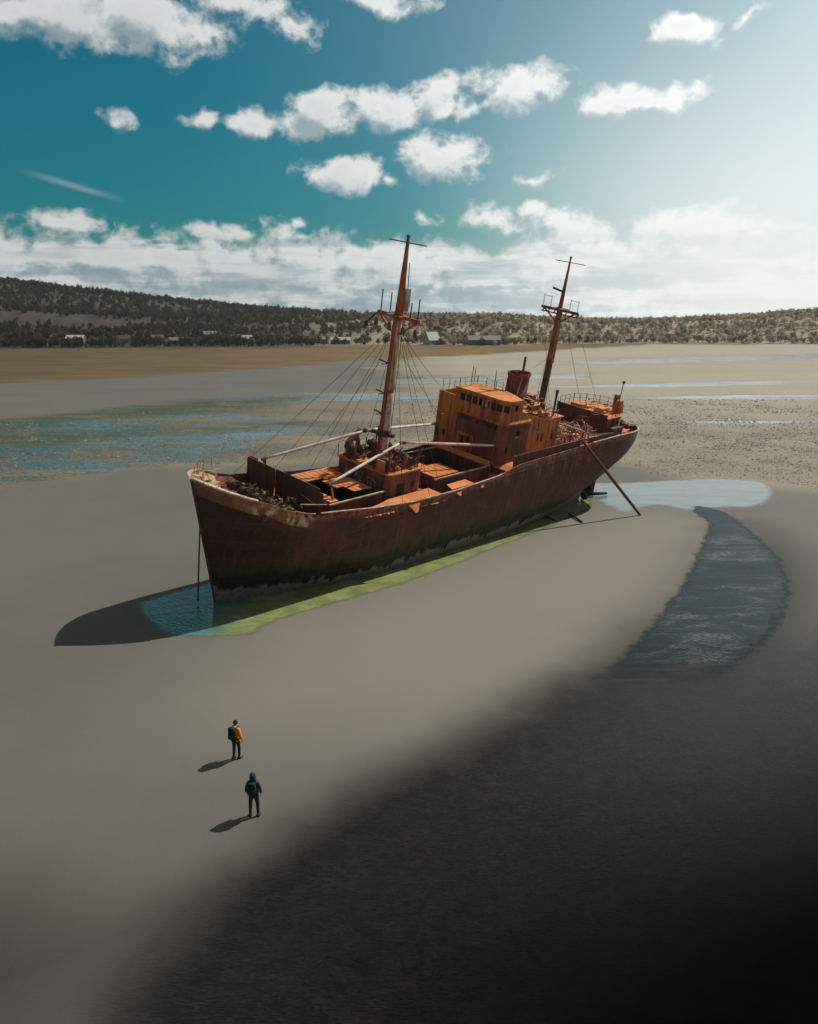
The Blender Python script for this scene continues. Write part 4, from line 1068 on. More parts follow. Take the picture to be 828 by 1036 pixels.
# stones of the mussel flats -------------------------------------------------
def stones():
    N = 120000; pxs = RNG.uniform(-20, 850, N); pys = RNG.uniform(404, 494, N)
    D = np.array([at(a, b) for a, b in zip(pxs, pys)])
    zone = poly([(-60,494),(0,490),(130,475),(200,470),(420,462),(636,470),(665,482),(760,484),(860,498),(860,404),(560,404),(420,404),(250,408),(80,420),(-60,428)])
    ok = sdf(D, zone) > 0
    dens = fbm(D[:, 0], D[:, 1], 14, 31); ok &= RNG.uniform(0, 1, N) < np.clip((dens-.28)*3.0, .06, 1)*np.where(D[:,0] < -5, .6, 1.0)
    D = D[ok]; n = len(D)
    ico = np.array([(0,0,.55),(.9,.1,0),(.2,.95,.05),(-.85,.3,0),(-.4,-.8,.05),(.5,-.75,0)]); fi = np.array([(0,1,2),(0,2,3),(0,3,4),(0,4,5),(0,5,1)])
    s = RNG.lognormal(-2.42, .40, n)*np.clip(np.hypot(D[:,0], D[:,1])/130, .8, 1.7)*np.where(D[:,0] < -5, .8, 1.0); a = RNG.uniform(0, 2*pi, n); zf = RNG.uniform(.8, 1.5, n)
    V = np.zeros((n, 6, 3)); jit = RNG.uniform(.75, 1.25, (n, 6, 1))
    q = ico[None]*jit
    V[:, :, 0] = (q[:, :, 0]*np.cos(a)[:, None] - q[:, :, 1]*np.sin(a)[:, None])*s[:, None] + D[:, 0:1]
    V[:, :, 1] = (q[:, :, 0]*np.sin(a)[:, None] + q[:, :, 1]*np.cos(a)[:, None])*s[:, None] + D[:, 1:2]
    V[:, :, 2] = q[:, :, 2]*(s*zf)[:, None] - .02
    F = (fi[None] + 6*np.arange(n)[:, None, None]).reshape(-1, 3)
    tint = np.repeat(RNG.uniform(0, 1, n), 6)
    m, t, b = new_mat('stone'); tn = t.attr('tint')
    c = t.mix(t.ramp(tn, .0, .7, smooth=False), (.055,.049,.040), (.14,.12,.092)); c = t.mix(t.ramp(tn, .72, 1, smooth=False), c, (.34,.29,.21))
    t.put(b.inputs['Base Color'], c); b.inputs['Roughness'].default_value = .8
    o = mesh_np('gravel', V.reshape(-1, 3), F, m, None, False, {'tint': tint}); tag(o, 'mussel stones strewn over the tidal flat behind the ship', 'stones', kind='stuff')
stones()

# tide pools ------------------------------------------------------------------
def smooth_closed(pts, n=6):
    P = np.array(pts, float); m = len(P); out = []
    for i in range(m):
        p0, p1, p2, p3 = P[i-1], P[i], P[(i+1) % m], P[(i+2) % m]
        for k in range(n):
            t = k/n; out.append(.5*((2*p1) + (-p0+p2)*t + (2*p0-5*p1+4*p2-p3)*t*t + (-p0+3*p1-3*p2+p3)*t**3))
    return np.array(out)
def pool(outline, mat, z, step, name='water'):
    """a sheet of shallow water; 'shore' is the distance in from its edge"""
    O = smooth_closed([at(*p) for p in outline]); lo, hi = O.min(0), O.max(0)
    nx = int((hi[0]-lo[0])/step)+3; ny = int((hi[1]-lo[1])/step)+3
    gx = lo[0]-step + np.arange(nx)*step; gy = lo[1]-step + np.arange(ny)*step
    X, Y = np.meshgrid(gx, gy); P = np.stack([X.ravel(), Y.ravel()], 1); d = sdf(P, O)
    i = np.arange((ny-1)*(nx-1)); r, c = i//(nx-1), i % (nx-1); v0 = r*nx + c
    F = np.stack([v0, v0+1, v0+nx+1, v0+nx], 1); ok = (d[F].max(1) > -step*1.5); F = F[ok]
    used = np.unique(F); mp = -np.ones(len(P), int); mp[used] = np.arange(len(used))
    V = np.column_stack([P[used], np.full(len(used), z)])
    S = ((V[:, 0]-SHIP_O.x)*_a.x + (V[:, 1]-SHIP_O.y)*_a.y); T = ((V[:, 0]-SHIP_O.x)*sin(HEAD) - (V[:, 1]-SHIP_O.y)*cos(HEAD))
    o = mesh_np(name, V, mp[F], mat, None, True, {'shore': d[used], 'along': S, 'across': T})
    return tag(o, kind='structure')

def water_material(name, colf, soft=.5, wob=.6, rip=(1.6, .5, .03), rough=.06, edge0=0.0, spec=.5, fade=None):
    m, t, b = new_mat(name); g = t.node('ShaderNodeNewGeometry').outputs['Position']
    sh = t.attr('shore'); n = t.noise(g, .9, 5, .65)
    e = t.math('ADD', sh, t.math('MULTIPLY', t.math('SUBTRACT', n, .5), wob))
    alpha = t.ramp(e, edge0, edge0 + soft)
    if fade:
        sp_ = t.node('ShaderNodeSeparateXYZ'); t.put(sp_.inputs[0], g); alpha = t.math('MULTIPLY', alpha, t.ramp(t.math('ADD', sp_.outputs[1], t.math('MULTIPLY', t.math('SUBTRACT', t.noise(t.scaled(g, (.25,.6,1)), 1.0, 4, .6), .5), 7.0)), *fade))
    t.put(b.inputs['Base Color'], colf(t, g, e)); b.inputs['Roughness'].default_value = rough; b.inputs['IOR'].default_value = 1.33; b.inputs['Specular IOR Level'].default_value = spec
    w = t.node('ShaderNodeTexWave', wave_type='BANDS', bands_direction='DIAGONAL'); t.put(w.inputs[0], g); w.inputs['Scale'].default_value = rip[0]; w.inputs['Distortion'].default_value = 9; w.inputs['Detail'].default_value = 3; w.inputs['Detail Scale'].default_value = 1.1
    h = t.math('ADD', t.math('MULTIPLY', w.outputs['Fac'], .5), t.noise(g, rip[0]*2.4, 4, .6))
    t.put(b.inputs['Normal'], t.bump(h, rip[1], rip[2]))
    tr = t.node('ShaderNodeBsdfTransparent'); mx = t.node('ShaderNodeMixShader')
    t.put(mx.inputs[0], alpha); t.l.new(tr.outputs[0], mx.inputs[1]); t.l.new(b.outputs[0], mx.inputs[2])
    t.l.new(mx.outputs[0], t.n['Material Output'].inputs['Surface'])
    return m
def bow_cols(t, g, e):
    al, ac = t.attr('along'), t.attr('across'); n = t.noise(g, .5, 5, .65); n2 = t.noise(g, 2.2, 5, .7)
    teal = t.mix(t.ramp(n2, .3, .7), (.006,.135,.175), (.016,.185,.225))
    green = t.mix(t.ramp(n, .3, .7), (.17,.205,.085), (.30,.33,.15)); green = t.mix(t.ramp(n2, .5, .7, 0, .5), green, (.08,.11,.035))
    k = t.math('ADD', t.math('MULTIPLY', al, .75), t.math('MULTIPLY', ac, 1.0)); k = t.math('ADD', k, t.math('MULTIPLY', t.math('SUBTRACT', n, .5), 3.0))
    c = t.mix(t.ramp(k, -1.2, 4.5), teal, green)
    c = t.mix(t.ramp(e, .55, .05, 0, .6), c, (.30,.30,.19))
    return t.mix(t.ramp(al, 26, 44, 0, .4), c, (.30,.30,.13))
pool([(138,611),(152,605),(188,595),(212,588),(260,560),(420,500),(560,480),(596,500),(600,514),(586,520),(562,532),(532,544),(502,556),(462,572),(422,587),(382,600),(331,614),(300,623),(275,632),(258,642),(225,645),(190,646),(160,640),(142,625)], water_material('pool_water', bow_cols, .7, .8, (1.1, .28, .05), .06, 0, .3), .012, .22)
def stern_cols(t, g, e):
    n = t.noise(t.scaled(g, (.15, .5, 1)), 1.0, 5, .65); c = t.mix(t.ramp(n, .35, .65), (.145,.185,.185), (.215,.255,.25)); return t.mix(t.ramp(e, 1.2, .2, 0, .8), c, (.42,.44,.42))
pool([(560,484),(610,488),(650,487),(690,485),(730,484),(775,488),(786,498),(780,508),(760,514),(735,514),(705,517),(690,516),(668,512),(650,515),(636,520),(612,512),(590,500)], water_material('stern_water', stern_cols, 1.2, 1.6, (.8, .35, .03), .12), .008, .5)
def dark_cols(t, g, e):
    v = t.vec('ADD', t.scaled(g, (.13, .30, 1)), t.scaled(t.noise(g, .3, 3, .6, col=True), (.5,.5,0)))
    n = t.noise(v, 1.0, 6, .72, .6); f = t.noise(t.scaled(g, (3.0, 8.0, 1)), 1.0, 4, .7)
    c = t.mix(t.ramp(n, .3, .6), (.008,.0145,.018), (.022,.032,.037))
    foam = t.math('MULTIPLY', t.ramp(n, .50, .62), t.ramp(f, .42, .60)); foam = t.math('MULTIPLY', foam, t.ramp(e, .3, 1.6))
    return t.mix(t.math('MULTIPLY', foam, .5), c, (.26,.28,.28))
pool([(700,512),(718,513),(738,519),(757,532),(774,547),(790,562),(800,582),(802,604),(795,626),(780,648),(754,672),(715,702),(660,715),(600,712),(580,704),(602,680),(632,656),(648,638),(669,615),(689,588),(702,562),(709,544),(716,532),(708,524),(700,518)], water_material('slack_water', dark_cols, .8, 2.0, (1.6, .4, .03), .35, 0, .12, (at(414, 705)[1], at(414, 640)[1])), .010, .25)

# =================================================================== HILLS AND WOODS
def foliage_mat(name, ca, cb, cc):
    m, t, b = new_mat(name); tn = t.attr('tint')
    c = t.mix(t.ramp(tn, 0, .5, smooth=False), ca, cb); c = t.mix(t.ramp(tn, .5, 1, smooth=False), c, cc)
    df = t.node('ShaderNodeBsdfDiffuse'); tl = t.node('ShaderNodeBsdfTranslucent'); mx = t.node('ShaderNodeMixShader'); mx.inputs[0].default_value = .5
    t.put(df.inputs[0], c); t.put(tl.inputs[0], c); t.l.new(df.outputs[0], mx.inputs[1]); t.l.new(tl.outputs[0], mx.inputs[2]); t.l.new(mx.outputs[0], t.n['Material Output'].inputs['Surface'])
    return m
def px_of(X, Y): return W0/2 + FOC*1.0235*np.tan(np.arctan2(X, Y))
def build_hills():
    az = np.linspace(-62, 62, 520)*pi/180; dd = np.concatenate([np.linspace(575, 800, 70), np.linspace(804, 1180, 70), np.linspace(1200, 2600, 12)])
    A, D = np.meshgrid(az, dd); X = (D*np.sin(A)).ravel(); Y = (D*np.cos(A)).ravel(); Z = hill_z(X, Y)
    Z = np.where(Z <= .02, -.6, Z)
    na, nd = len(az), len(dd); i = np.arange((nd-1)*(na-1)); r, c = i//(na-1), i % (na-1); v0 = r*na + c
    F = np.stack([v0, v0+1, v0+na+1, v0+na], 1)
    m, t, b = new_mat('hill_ground'); g = t.node('ShaderNodeNewGeometry').outputs['Position']; left = t.attr('left')
    n = t.noise(g, .012, 6, .65); n2 = t.noise(g, .06, 5, .7)
    dryc = t.mix(t.ramp(n2, .35, .65), (.22,.175,.105), (.34,.27,.165)); darkc = t.mix(t.ramp(n2, .35, .65), (.022,.020,.015), (.050,.041,.029))
    c_ = t.mix(left, dryc, darkc); c_ = t.mix(t.math('MULTIPLY', t.ramp(n, .55, .66), t.mix(left, (.7,)*3, (.25,)*3)), c_, (.19,.13,.075))
    t.put(b.inputs['Base Color'], c_); b.inputs['Roughness'].default_value = .95
    left_v = sstep(-px_of(X, Y) + (fbm(X, Y, 60, 3)-.5)*120, -420, -240)
    o = mesh_np('hills', np.stack([X, Y, Z], 1), F, m, None, True, {'left': left_v}); return tag(o, kind='structure')
build_hills()

def crown_tris(n, rx, rz, s, rng, bare=0.0):
    """n leaf-clump triangles spread through a lumpy crown; returns (n,3,3) and a tint offset per tri"""
    lob = rng.normal(0, 1, (5, 3)); lob /= np.linalg.norm(lob, axis=1)[:, None]; lob *= rng.uniform(.25, .6, (5, 1)); 
    k = rng.integers(0, 5, n); d = rng.normal(0, 1, (n, 3)); d /= np.linalg.norm(d, axis=1)[:, None]
    p = lob[k] + d*rng.uniform(.2, .62, (n, 1))
    p *= np.array([rx, rx, rz]); p[:, 2] += rz*1.05
    T = p[:, None, :] + rng.normal(0, s, (n, 3, 3)); T[:, :, 2] = np.maximum(T[:, :, 2], .15)
    return T
VAR = []
for q in range(14):
    rx = RNG.uniform(1.9, 3.0); rz = RNG.uniform(1.9, 3.4)
    VAR.append(crown_tris(64, rx, rz, .62, RNG))
def wood(name, N, accept, mat, label, cat, size=(0.7, 1.45), tmul=1.0, dmin=4):
    az = RNG.uniform(-40, 40, N*6)*pi/180; D = np.sqrt(RNG.uniform(600**2, 1230**2, N*6)); X = D*np.sin(az); Y = D*np.cos(az)
    px = px_of(X, Y); Db = np.interp(px, BASE_PX, BASE_D)
    ok = (D > Db + dmin) & (RNG.uniform(0, 1, N*6) < accept(px, D - Db, X, Y))
    X, Y = X[ok][:N], Y[ok][:N]; n = len(X); Z = hill_z(X, Y)
    s = RNG.uniform(*size, n); rot = RNG.uniform(0, 2*pi, n); kind = RNG.integers(0, len(VAR), n)
    Vs, Ts = [], []
    for q in range(len(VAR)):
        idx = np.where(kind == q)[0]; T = VAR[q].reshape(-1, 3); c, s_ = np.cos(rot[idx])[:, None], np.sin(rot[idx])[:, None]
        sc = s[idx][:, None]
        x = (T[None, :, 0]*c - T[None, :, 1]*s_)*sc + X[idx][:, None]; y = (T[None, :, 0]*s_ + T[None, :, 1]*c)*sc + Y[idx][:, None]
        z = T[None, :, 2]*sc*tmul + Z[idx][:, None] - .3
        Vs.append(np.stack([x, y, z], 2).reshape(-1, 3))
        tn = np.clip(RNG.uniform(0, 1, (len(idx), 1)) + np.repeat(RNG.normal(0, .16, (len(idx), len(T)//3)), 3, 1), 0, 1); Ts.append(tn.ravel())
    V = np.concatenate(Vs); F = np.arange(len(V)).reshape(-1, 3)
    o = mesh_np(name, V, F, mat, None, False, {'tint': np.concatenate(Ts)}); return tag(o, label, cat, kind='stuff')
DARKW = foliage_mat('dark_wood_leaves', (.026,.026,.018), (.058,.052,.034), (.11,.09,.058))
OLIVE = foliage_mat('olive_scrub_leaves', (.15,.13,.078), (.34,.28,.18), (.52,.43,.29))
GREY  = foliage_mat('bare_scrub_twigs', (.07,.058,.042), (.15,.115,.08), (.23,.17,.11))
def acc_left(px, d, X, Y):
    c = fbm(X, Y, 70, 41); return sstep(-px + (c-.5)*160, -380, -250)*np.clip((c-.28)*5, .5, 1)*np.where((d > 190) & (d < 225), .12, 1)
def acc_mid(px, d, X, Y):
    c = fbm(X, Y, 55, 47); return sstep(px, 200, 330)*sstep(-px, -560, -430)*np.clip((c-.42)*5, .06, 1)*.8
def acc_right(px, d, X, Y):
    c = fbm(X, Y, 40, 43); return sstep(px + (c-.5)*120, 370, 470)*np.clip((c-.26)*5, .35, 1)
wood('forest', 8500, acc_left, DARKW, 'dark evergreen woodland covering the left hill', 'woodland', size=(.5, 1.15), tmul=1.2)
wood('forest', 1500, acc_mid, GREY, 'grey brown bare scrub on the slope behind the foremast', 'scrub')
wood('forest', 7500, acc_right, OLIVE, 'olive brown scrub covering the bluff behind the flats', 'scrub', size=(.5, 1.25))

# single trees one can tell apart along the foot of the bluff and the far shore
bark = simple('bark', (.10,.075,.05), .9)
def tree_kind(seed, mat, rx, rz, th, label, group):
    rng = np.random.default_rng(seed); root = empty('bush_tree'); tag(root, label, 'tree', group)
    T = crown_tris(240, rx, rz, .42, rng); T[:, :, 2] += th; V = T.reshape(-1, 3)
    mesh_np('crown', V, np.arange(len(V)).reshape(-1, 3), mat, root, False, {'tint': np.clip(.45 + np.repeat(rng.normal(0, .25, len(T)), 3), 0, 1)})
    b = MB(); b.tube([(0,0,-.4), (.1,0,th*.6), (.05,.1,th+rz*.7)], [.26,.2,.08], 7)
    for k in range(4):
        a = rng.uniform(0, 2*pi); b.tube([(.08,.05,th*.7), (cos(a)*rx*.5, sin(a)*rx*.5, th+rz*.9)], [.11,.04], 5)
    b.build('trunk', bark, root, True); return root
def copy_tree(o, parent=None):
    c = o.copy(); COL.objects.link(c); c.parent = parent
    for ch in o.children: copy_tree(ch, c)
    return c
kinds = [tree_kind(11, OLIVE, 2.6, 2.5, .9, 'round olive brown tree on the shore at the foot of the bluff', 'trees along the far shore'),
         tree_kind(12, OLIVE, 3.2, 2.9, 1.1, 'broad olive brown tree on the shore at the foot of the bluff', 'trees along the far shore'),
         tree_kind(13, GREY, 2.3, 3.2, 1.0, 'tall grey brown half bare tree at the foot of the bluff', 'trees along the far shore'),
         tree_kind(14, DARKW, 2.5, 2.6, .8, 'dark green tree at the edge of the tan marsh on the left', 'dark trees along the marsh edge')]
used = set()
for k in range(120):
    if k < 84: px = 395 + 440*(k+.5)/84 + random.uniform(-3, 3); kd = random.choice([0, 0, 1, 1, 2])
    else: px = -4 + 400*(k-84+.5)/36 + random.uniform(-4, 4); kd = 3
    if 470 < px < 512 or 425 < px < 447 or 632 < px < 648: continue
    if any(abs(px-q) < 9 for q in (345, 322, 250, 182, 158, 124, 75, 57)): continue
    D = float(np.interp(px, BASE_PX, BASE_D)) + random.uniform(4, 22); a = math.atan((px-W0/2)/(FOC*1.0235)); x, y = D*sin(a), D*cos(a)
    o = kinds[kd] if kd not in used else copy_tree(kinds[kd]); used.add(kd)
    s = random.uniform(.6, 1.1); o.location = (x, y, max(float(hill_z([x], [y])[0]) - .2, -.3)); o.rotation_euler = (0, 0, random.uniform(0, 6.28)); o.scale = (s, s, s*random.uniform(.9, 1.15))

# houses of the settlement ------------------------------------------------------
PLASTER = {'white': simple('white_boards', (.42,.42,.41)), 'grey': simple('grey_boards', (.20,.215,.22)), 'cream': simple('cream_boards', (.50,.44,.33)), 'blue': simple('blue_boards', (.14,.24,.33)), 'slate': simple('slate_boards', (.10,.115,.125))}
ROOFS = {'tin': simple('tin_roof', (.20,.22,.235), .5, .2), 'red': simple('red_roof', (.10,.06,.05)), 'dark': simple('dark_roof', (.07,.075,.08)), 'white': simple('white_roof', (.45,.48,.48), .5)}
GLASS = simple('window_glass', (.03,.04,.05), .1, bump=0); DOORM = simple('door_paint', (.12,.07,.045))
def house(px, D, w, dp, h, rh, yaw, wm, rm, label, nwin=3, chimney=True, group=None, name='house'):
    a = math.atan((px-W0/2)/(FOC*1.0235)); x, y = D*sin(a), D*cos(a); z = float(hill_z([x], [y])[0])
    r = empty(name, (x, y, z), yaw); tag(r, label, 'house', group)
    b = MB(); b.box((0,0,h/2-.6), (w, dp, h+1.2))
    for s in (-1, 1): b.prism([(s*(w/2-.05), -dp/2, h), (s*(w/2-.05), dp/2, h), (s*(w/2-.05), 0, h+rh)], (-s*.1, 0, 0))
    b.build('wall', PLASTER[wm], r)
    b = MB(); e = .5; t = .18
    b.prism([(-w/2-e, -dp/2-e, h-rh*e/(dp/2)+.03), (-w/2-e, 0, h+rh+.03), (-w/2-e, dp/2+e, h-rh*e/(dp/2)+.03), (-w/2-e, dp/2+e, h-rh*e/(dp/2)+t), (-w/2-e, 0, h+rh+t+.06), (-w/2-e, -dp/2-e, h-rh*e/(dp/2)+t)], (w+2*e, 0, 0))
    rf = b.build('roof', ROOFS[rm], r)
    if chimney:
        b = MB(); b.box((w*.25, .5, h+rh*.8), (.7,.7,1.8)); b.build('chimney', PLASTER['grey'], rf)
    for k in range(nwin):
        xw = -w/2 + w*(k+.75)/(nwin+.5)
        b = MB()
        for dx, dz, sx, sz in ((0,.62,1.3,.1), (0,-.62,1.3,.1), (-.6,0,.1,1.14), (.6,0,.1,1.14)): b.box((xw+dx, -dp/2-.03, h*.55+dz), (sx, .08, sz))
        f = b.build('window', PLASTER['white'], r)
        b = MB(); b.box((xw, -dp/2-.012, h*.55), (1.1, .03, 1.14)); b.build('pane', GLASS, f)
    b = MB(); b.box((w/2-.9, -dp/2-.03, 1.0), (.95, .06, 2.0)); b.build('door', DOORM, r)
    return r
house(490, 634, 22, 9, 3.6, 2.6, .08, 'slate', 'tin', 'long low slate grey building with a pale tin roof beyond the bridge', 6, False)
house(437, 640, 8, 8, 3.4, 5.2, .5, 'white', 'tin', 'steep gabled grey and white house among trees near the foremast', 2)
house(345, 650, 14, 7, 2.8, 1.8, -.1, 'blue', 'white', 'low blue house with a white roof below the brown slope', 4, False)
house(322, 655, 9, 6, 2.8, 1.8, .15, 'white', 'tin', 'small white house with a tin roof beside the low blue house', 3)
house(250, 655, 8, 7, 3.2, 2.0, -.2, 'white', 'white', 'bright white house standing alone in the dark scrub', 2)
house(238, 668, 7, 6, 2.8, 1.8, .3, 'grey', 'dark', 'small grey house with a dark roof behind the bright white house', 2)
house(182, 640, 15, 7, 2.8, 1.7, .05, 'grey', 'tin', 'long grey house with a tin roof at the marsh edge', 4)
house(158, 655, 8, 7, 3, 2, .4, 'cream', 'red', 'cream cottage with a dull reddish roof behind the marsh', 2)
house(124, 650, 9, 7, 3, 2, -.15, 'white', 'dark', 'white cottage with a dark roof at the marsh edge', 3)
house(75, 655, 11, 7, 3, 1.9, .1, 'slate', 'white', 'slate house with a white roof at the left end of the settlement', 3)
house(57, 662, 8, 7, 3.2, 2, -.3, 'white', 'red', 'white house with a dull reddish roof at the left end of the settlement', 2)
house(212, 690, 9, 7, 3, 2, .2, 'blue', 'tin', 'blue house with a tin roof up the slope among dark trees', 2)
house(640, 722, 9, 6, 2.6, 1.7, -.2, 'white', 'tin', 'small white hut on the shore under the bluff behind the stern', 2, False)

# low bank and wall lines behind the left marsh: a long dark fence of posts along the track
b = MB()
m_f = simple('fence_wood', (.06,.05,.04))
fr = empty('fence', (0,0,0)); tag(fr, 'long low wooden fence along the back of the tan marsh', 'fence')
A0 = np.array(at(-40, 352.5)); A1 = np.array(at(330, 352.5)); n = 90
for k in range(n+1):
    p = A0 + (A1-A0)*k/n; b.box((p[0], p[1], .55), (.14,.14,1.3))
o = b.build('post', m_f, fr); tag(o, kind='stuff')
b = MB()
for hh in (.45, .85, 1.1): b.bar((*A0, hh), (*A1, hh), .1, .06)
b.build('rail', m_f, fr)

# =================================================================== PEOPLE
SKIN = simple('skin', (.42,.25,.17), .6, bump=0); 
def cloth(name, c, rough=.85):
    m, t, b = new_mat(name); tc = t.node('ShaderNodeTexCoord').outputs['Object']
    n = t.noise(tc, 14, 4, .6); t.put(b.inputs['Base Color'], t.vec('SCALE', c, scale=t.ramp(n, .3, .7, .8, 1.15))); b.inputs['Roughness'].default_value = rough
    t.put(b.inputs['Normal'], t.bump(t.noise(tc, 22, 3), .6, .02)); return m
def skin(name, joints, edges, radii, mat, parent, root=0, sub=2, flat=None):
    me = bpy.data.meshes.new(name); me.from_pydata(joints, edges, []); o = bpy.data.objects.new(name, me); link(o, parent); me.materials.append(mat)
    md = o.modifiers.new('skin', 'SKIN'); md.use_smooth_shade = True; md.branch_smoothing = .4
    L = me.skin_vertices[0] if me.skin_vertices else None
    if L is None:
        bm = bmesh.new(); bm.from_mesh(me); bm.verts.layers.skin.verify(); bm.to_mesh(me); bm.free(); L = me.skin_vertices[0]
    for i, r in enumerate(radii):
        L.data[i].radius = r if hasattr(r, '__len__') else (r, r); L.data[i].use_root = (i == root)
    s = o.modifiers.new('sub', 'SUBSURF'); s.levels = s.render_levels = sub
    return o
def person(loc, rz, k, pose, jacket, trousers, shoe, hair, hood, label):
    """figure faces +Y; k scales a 1.75 m body; pose = {stance, arm bend}"""
    root = empty('person', loc, rz); root.scale = (k, k, k); tag(root, label, 'person')
    st, fwd, arm = pose['stance'], pose['fwd'], pose['arm']
    hipL, hipR = (-.10, 0, .90), (.10, 0, .90)
    ankL = (-.10 - st, -fwd, .09); ankR = (.10 + st, fwd, .09); kneeL = (-.11 - st*.55, -fwd*.4 + .03, .49); kneeR = (.11 + st*.55, fwd*.55 + .03, .49)
    J = [(0,0,.95), (0,.0,1.12), (0,-.01,1.30), (0,0,1.44), (0,.01,1.52), (0,.02,1.60), (0,.025,1.69),         # 0-6 spine, neck, skull
         hipL, kneeL, ankL, (ankL[0]-.02, ankL[1]+.13, .045), hipR, kneeR, ankR, (ankR[0]+.02, ankR[1]+.13, .045),   # 7-14
         (-.17, 0, 1.40), (-.25, -.03+arm*.1, 1.14), (-.26, .08+arm*.2, .92), (-.255, .11+arm*.22, .84),             # 15-18
         (.17, 0, 1.40), (.25, -.03, 1.14), (.27, .08, .92), (.265, .11, .84)]                                # 19-22
    E_ = [(0,1),(1,2),(2,3),(3,4),(4,5),(5,6),(0,7),(7,8),(8,9),(9,10),(0,11),(11,12),(12,13),(13,14),(3,15),(15,16),(16,17),(17,18),(3,19),(19,20),(20,21),(21,22)]
    Rr = [(.155,.11),(.14,.10),(.165,.11),(.12,.09),.055,(.075,.09),(.07,.085), .085,.06,.042,.034, .085,.06,.042,.034, .065,.046,.032,.03, .065,.046,.032,.03]
    # five fingers a hand, each a short bent chain rooted in the palm
    for side, w in ((-1, 18), (1, 22)):
        wx, wy, wz = J[w]
        for f, (dy, L) in enumerate(((.035,.070),(.012,.08),(-.012,.075),(-.034,.058))):
            i = len(J); J += [(wx, wy+dy, wz-.035), (wx - side*.008, wy+dy+.004, wz-.035-L*.55), (wx - side*.026, wy+dy+.008, wz-.035-L)]
            E_ += [(w, i), (i, i+1), (i+1, i+2)]; Rr += [.012, .0095, .008]
        i = len(J); J += [(wx - side*.012, wy+.045, wz-.005), (wx - side*.022, wy+.062, wz-.04)]; E_ += [(w, i), (i, i+1)]; Rr += [.012, .009]
    skin('body', J, E_, Rr, SKIN, root)
    # face: nose, eyes, ears sit on the skull
    b = MB(); b.ball((0,.118,1.635), (.014,.022,.02), 8, 5)
    for s in (-1, 1): b.ball((s*.076,.02,1.645), (.014,.024,.032), 8, 5)
    b.build('face', SKIN, root, True)
    b = MB()
    for s in (-1, 1): b.ball((s*.03,.103,1.665), (.011,.008,.008), 8, 5)
    b.box((0,.107,1.59), (.05,.008,.01)); b.build('eyes', simple('eye', (.03,.02,.02), .3, bump=0), root, True)
    # trousers
    tj = [(0,0,.96), hipL, kneeL, (ankL[0], ankL[1], .075), hipR, kneeR, (ankR[0], ankR[1], .075)]
    skin('trousers', tj, [(0,1),(1,2),(2,3),(0,4),(4,5),(5,6)], [(.165,.125), .105, .075, .058, .105, .075, .058], trousers, root)
    for a, s in ((ankL, -1), (ankR, 1)):
        b = MB(); b.prism([(a[0]-.052, a[1]-.09, 0), (a[0]+.052, a[1]-.09, 0), (a[0]+.058+s*.02, a[1]+.12, 0), (a[0]+s*.03, a[1]+.185, 0), (a[0]-.058+s*.02, a[1]+.12, 0)], (0,0,.075)); b.ball((a[0], a[1]-.02, .09), (.056,.08,.06), 8, 5)
        b.build('shoe', shoe, root, True)
    # jacket with sleeves
    lo = pose['hem']
    cj = [(0,0,lo), (0,0,1.05), (0,-.005,1.25), (0,0,1.40), (0,.01,1.49), (-.18,0,1.395), (-.265,-.03+arm*.1,1.13), (-.27,.075+arm*.19,.94), (.18,0,1.395), (.265,-.03,1.13), (.275,.075,.94)]
    skin('jacket', cj, [(0,1),(1,2),(2,3),(3,4),(3,5),(5,6),(6,7),(3,8),(8,9),(9,10)], [(.20,.155),(.19,.145),(.20,.15),(.145,.115),(.085,.09),.092,.076,.056,.092,.076,.056], jacket, root, 1)
    if hood == 'up':
        b = MB(); vs = []; n, mm = 16, 9
        for j in range(mm+1):
            th = pi*j/mm*.86
            for q in range(n):
                ph = 2*pi*q/n; dn = max(0, -cos(th)); x = .128*sin(th)*cos(ph)*(1+.25*dn); y = .145*sin(th)*sin(ph) - .02; z = (.18 if cos(th) > 0 else .20)*cos(th)
                if y > .05: y = .05 + (y-.05)*.35
                vs.append((x, y, 1.645 + z - .0))
        fs = [(j*n+q, j*n+(q+1)%n, (j+1)*n+(q+1)%n, (j+1)*n+q) for j in range(mm) for q in range(n) if not (3 <= j <= 6 and 2 <= q <= 5)]
        b.add(vs, fs); h = b.build('hood', jacket, root, True); sd = h.modifiers.new('solid', 'SOLIDIFY'); sd.thickness = .02; s2 = h.modifiers.new('sub', 'SUBSURF'); s2.levels = s2.render_levels = 1
    else:
        skin('hood', [(-.12,-.03,1.46), (-.06,-.11,1.49), (.06,-.11,1.49), (.12,-.03,1.46)], [(0,1),(1,2),(2,3)], [.045,.065,.065,.045], jacket, root, 1)
        b = MB(); vs = []; n, mm = 16, 8
        for j in range(mm+1):
            th = pi*j/mm*.62
            for q in range(n):
                ph = 2*pi*q/n; front = max(0, sin(ph)); t2 = th*(1 - .38*front)
                w_ = 1 + .05*sin(ph*5 + j); vs.append((.094*sin(t2)*cos(ph)*w_, .108*sin(t2)*sin(ph)*w_ + .02, 1.66 + .125*cos(t2)))
        fs = [(j*n+q, j*n+(q+1)%n, (j+1)*n+(q+1)%n, (j+1)*n+q) for j in range(mm) for q in range(n)]
        b.add(vs, fs); b.build('hair', hair, root, True)
    return root
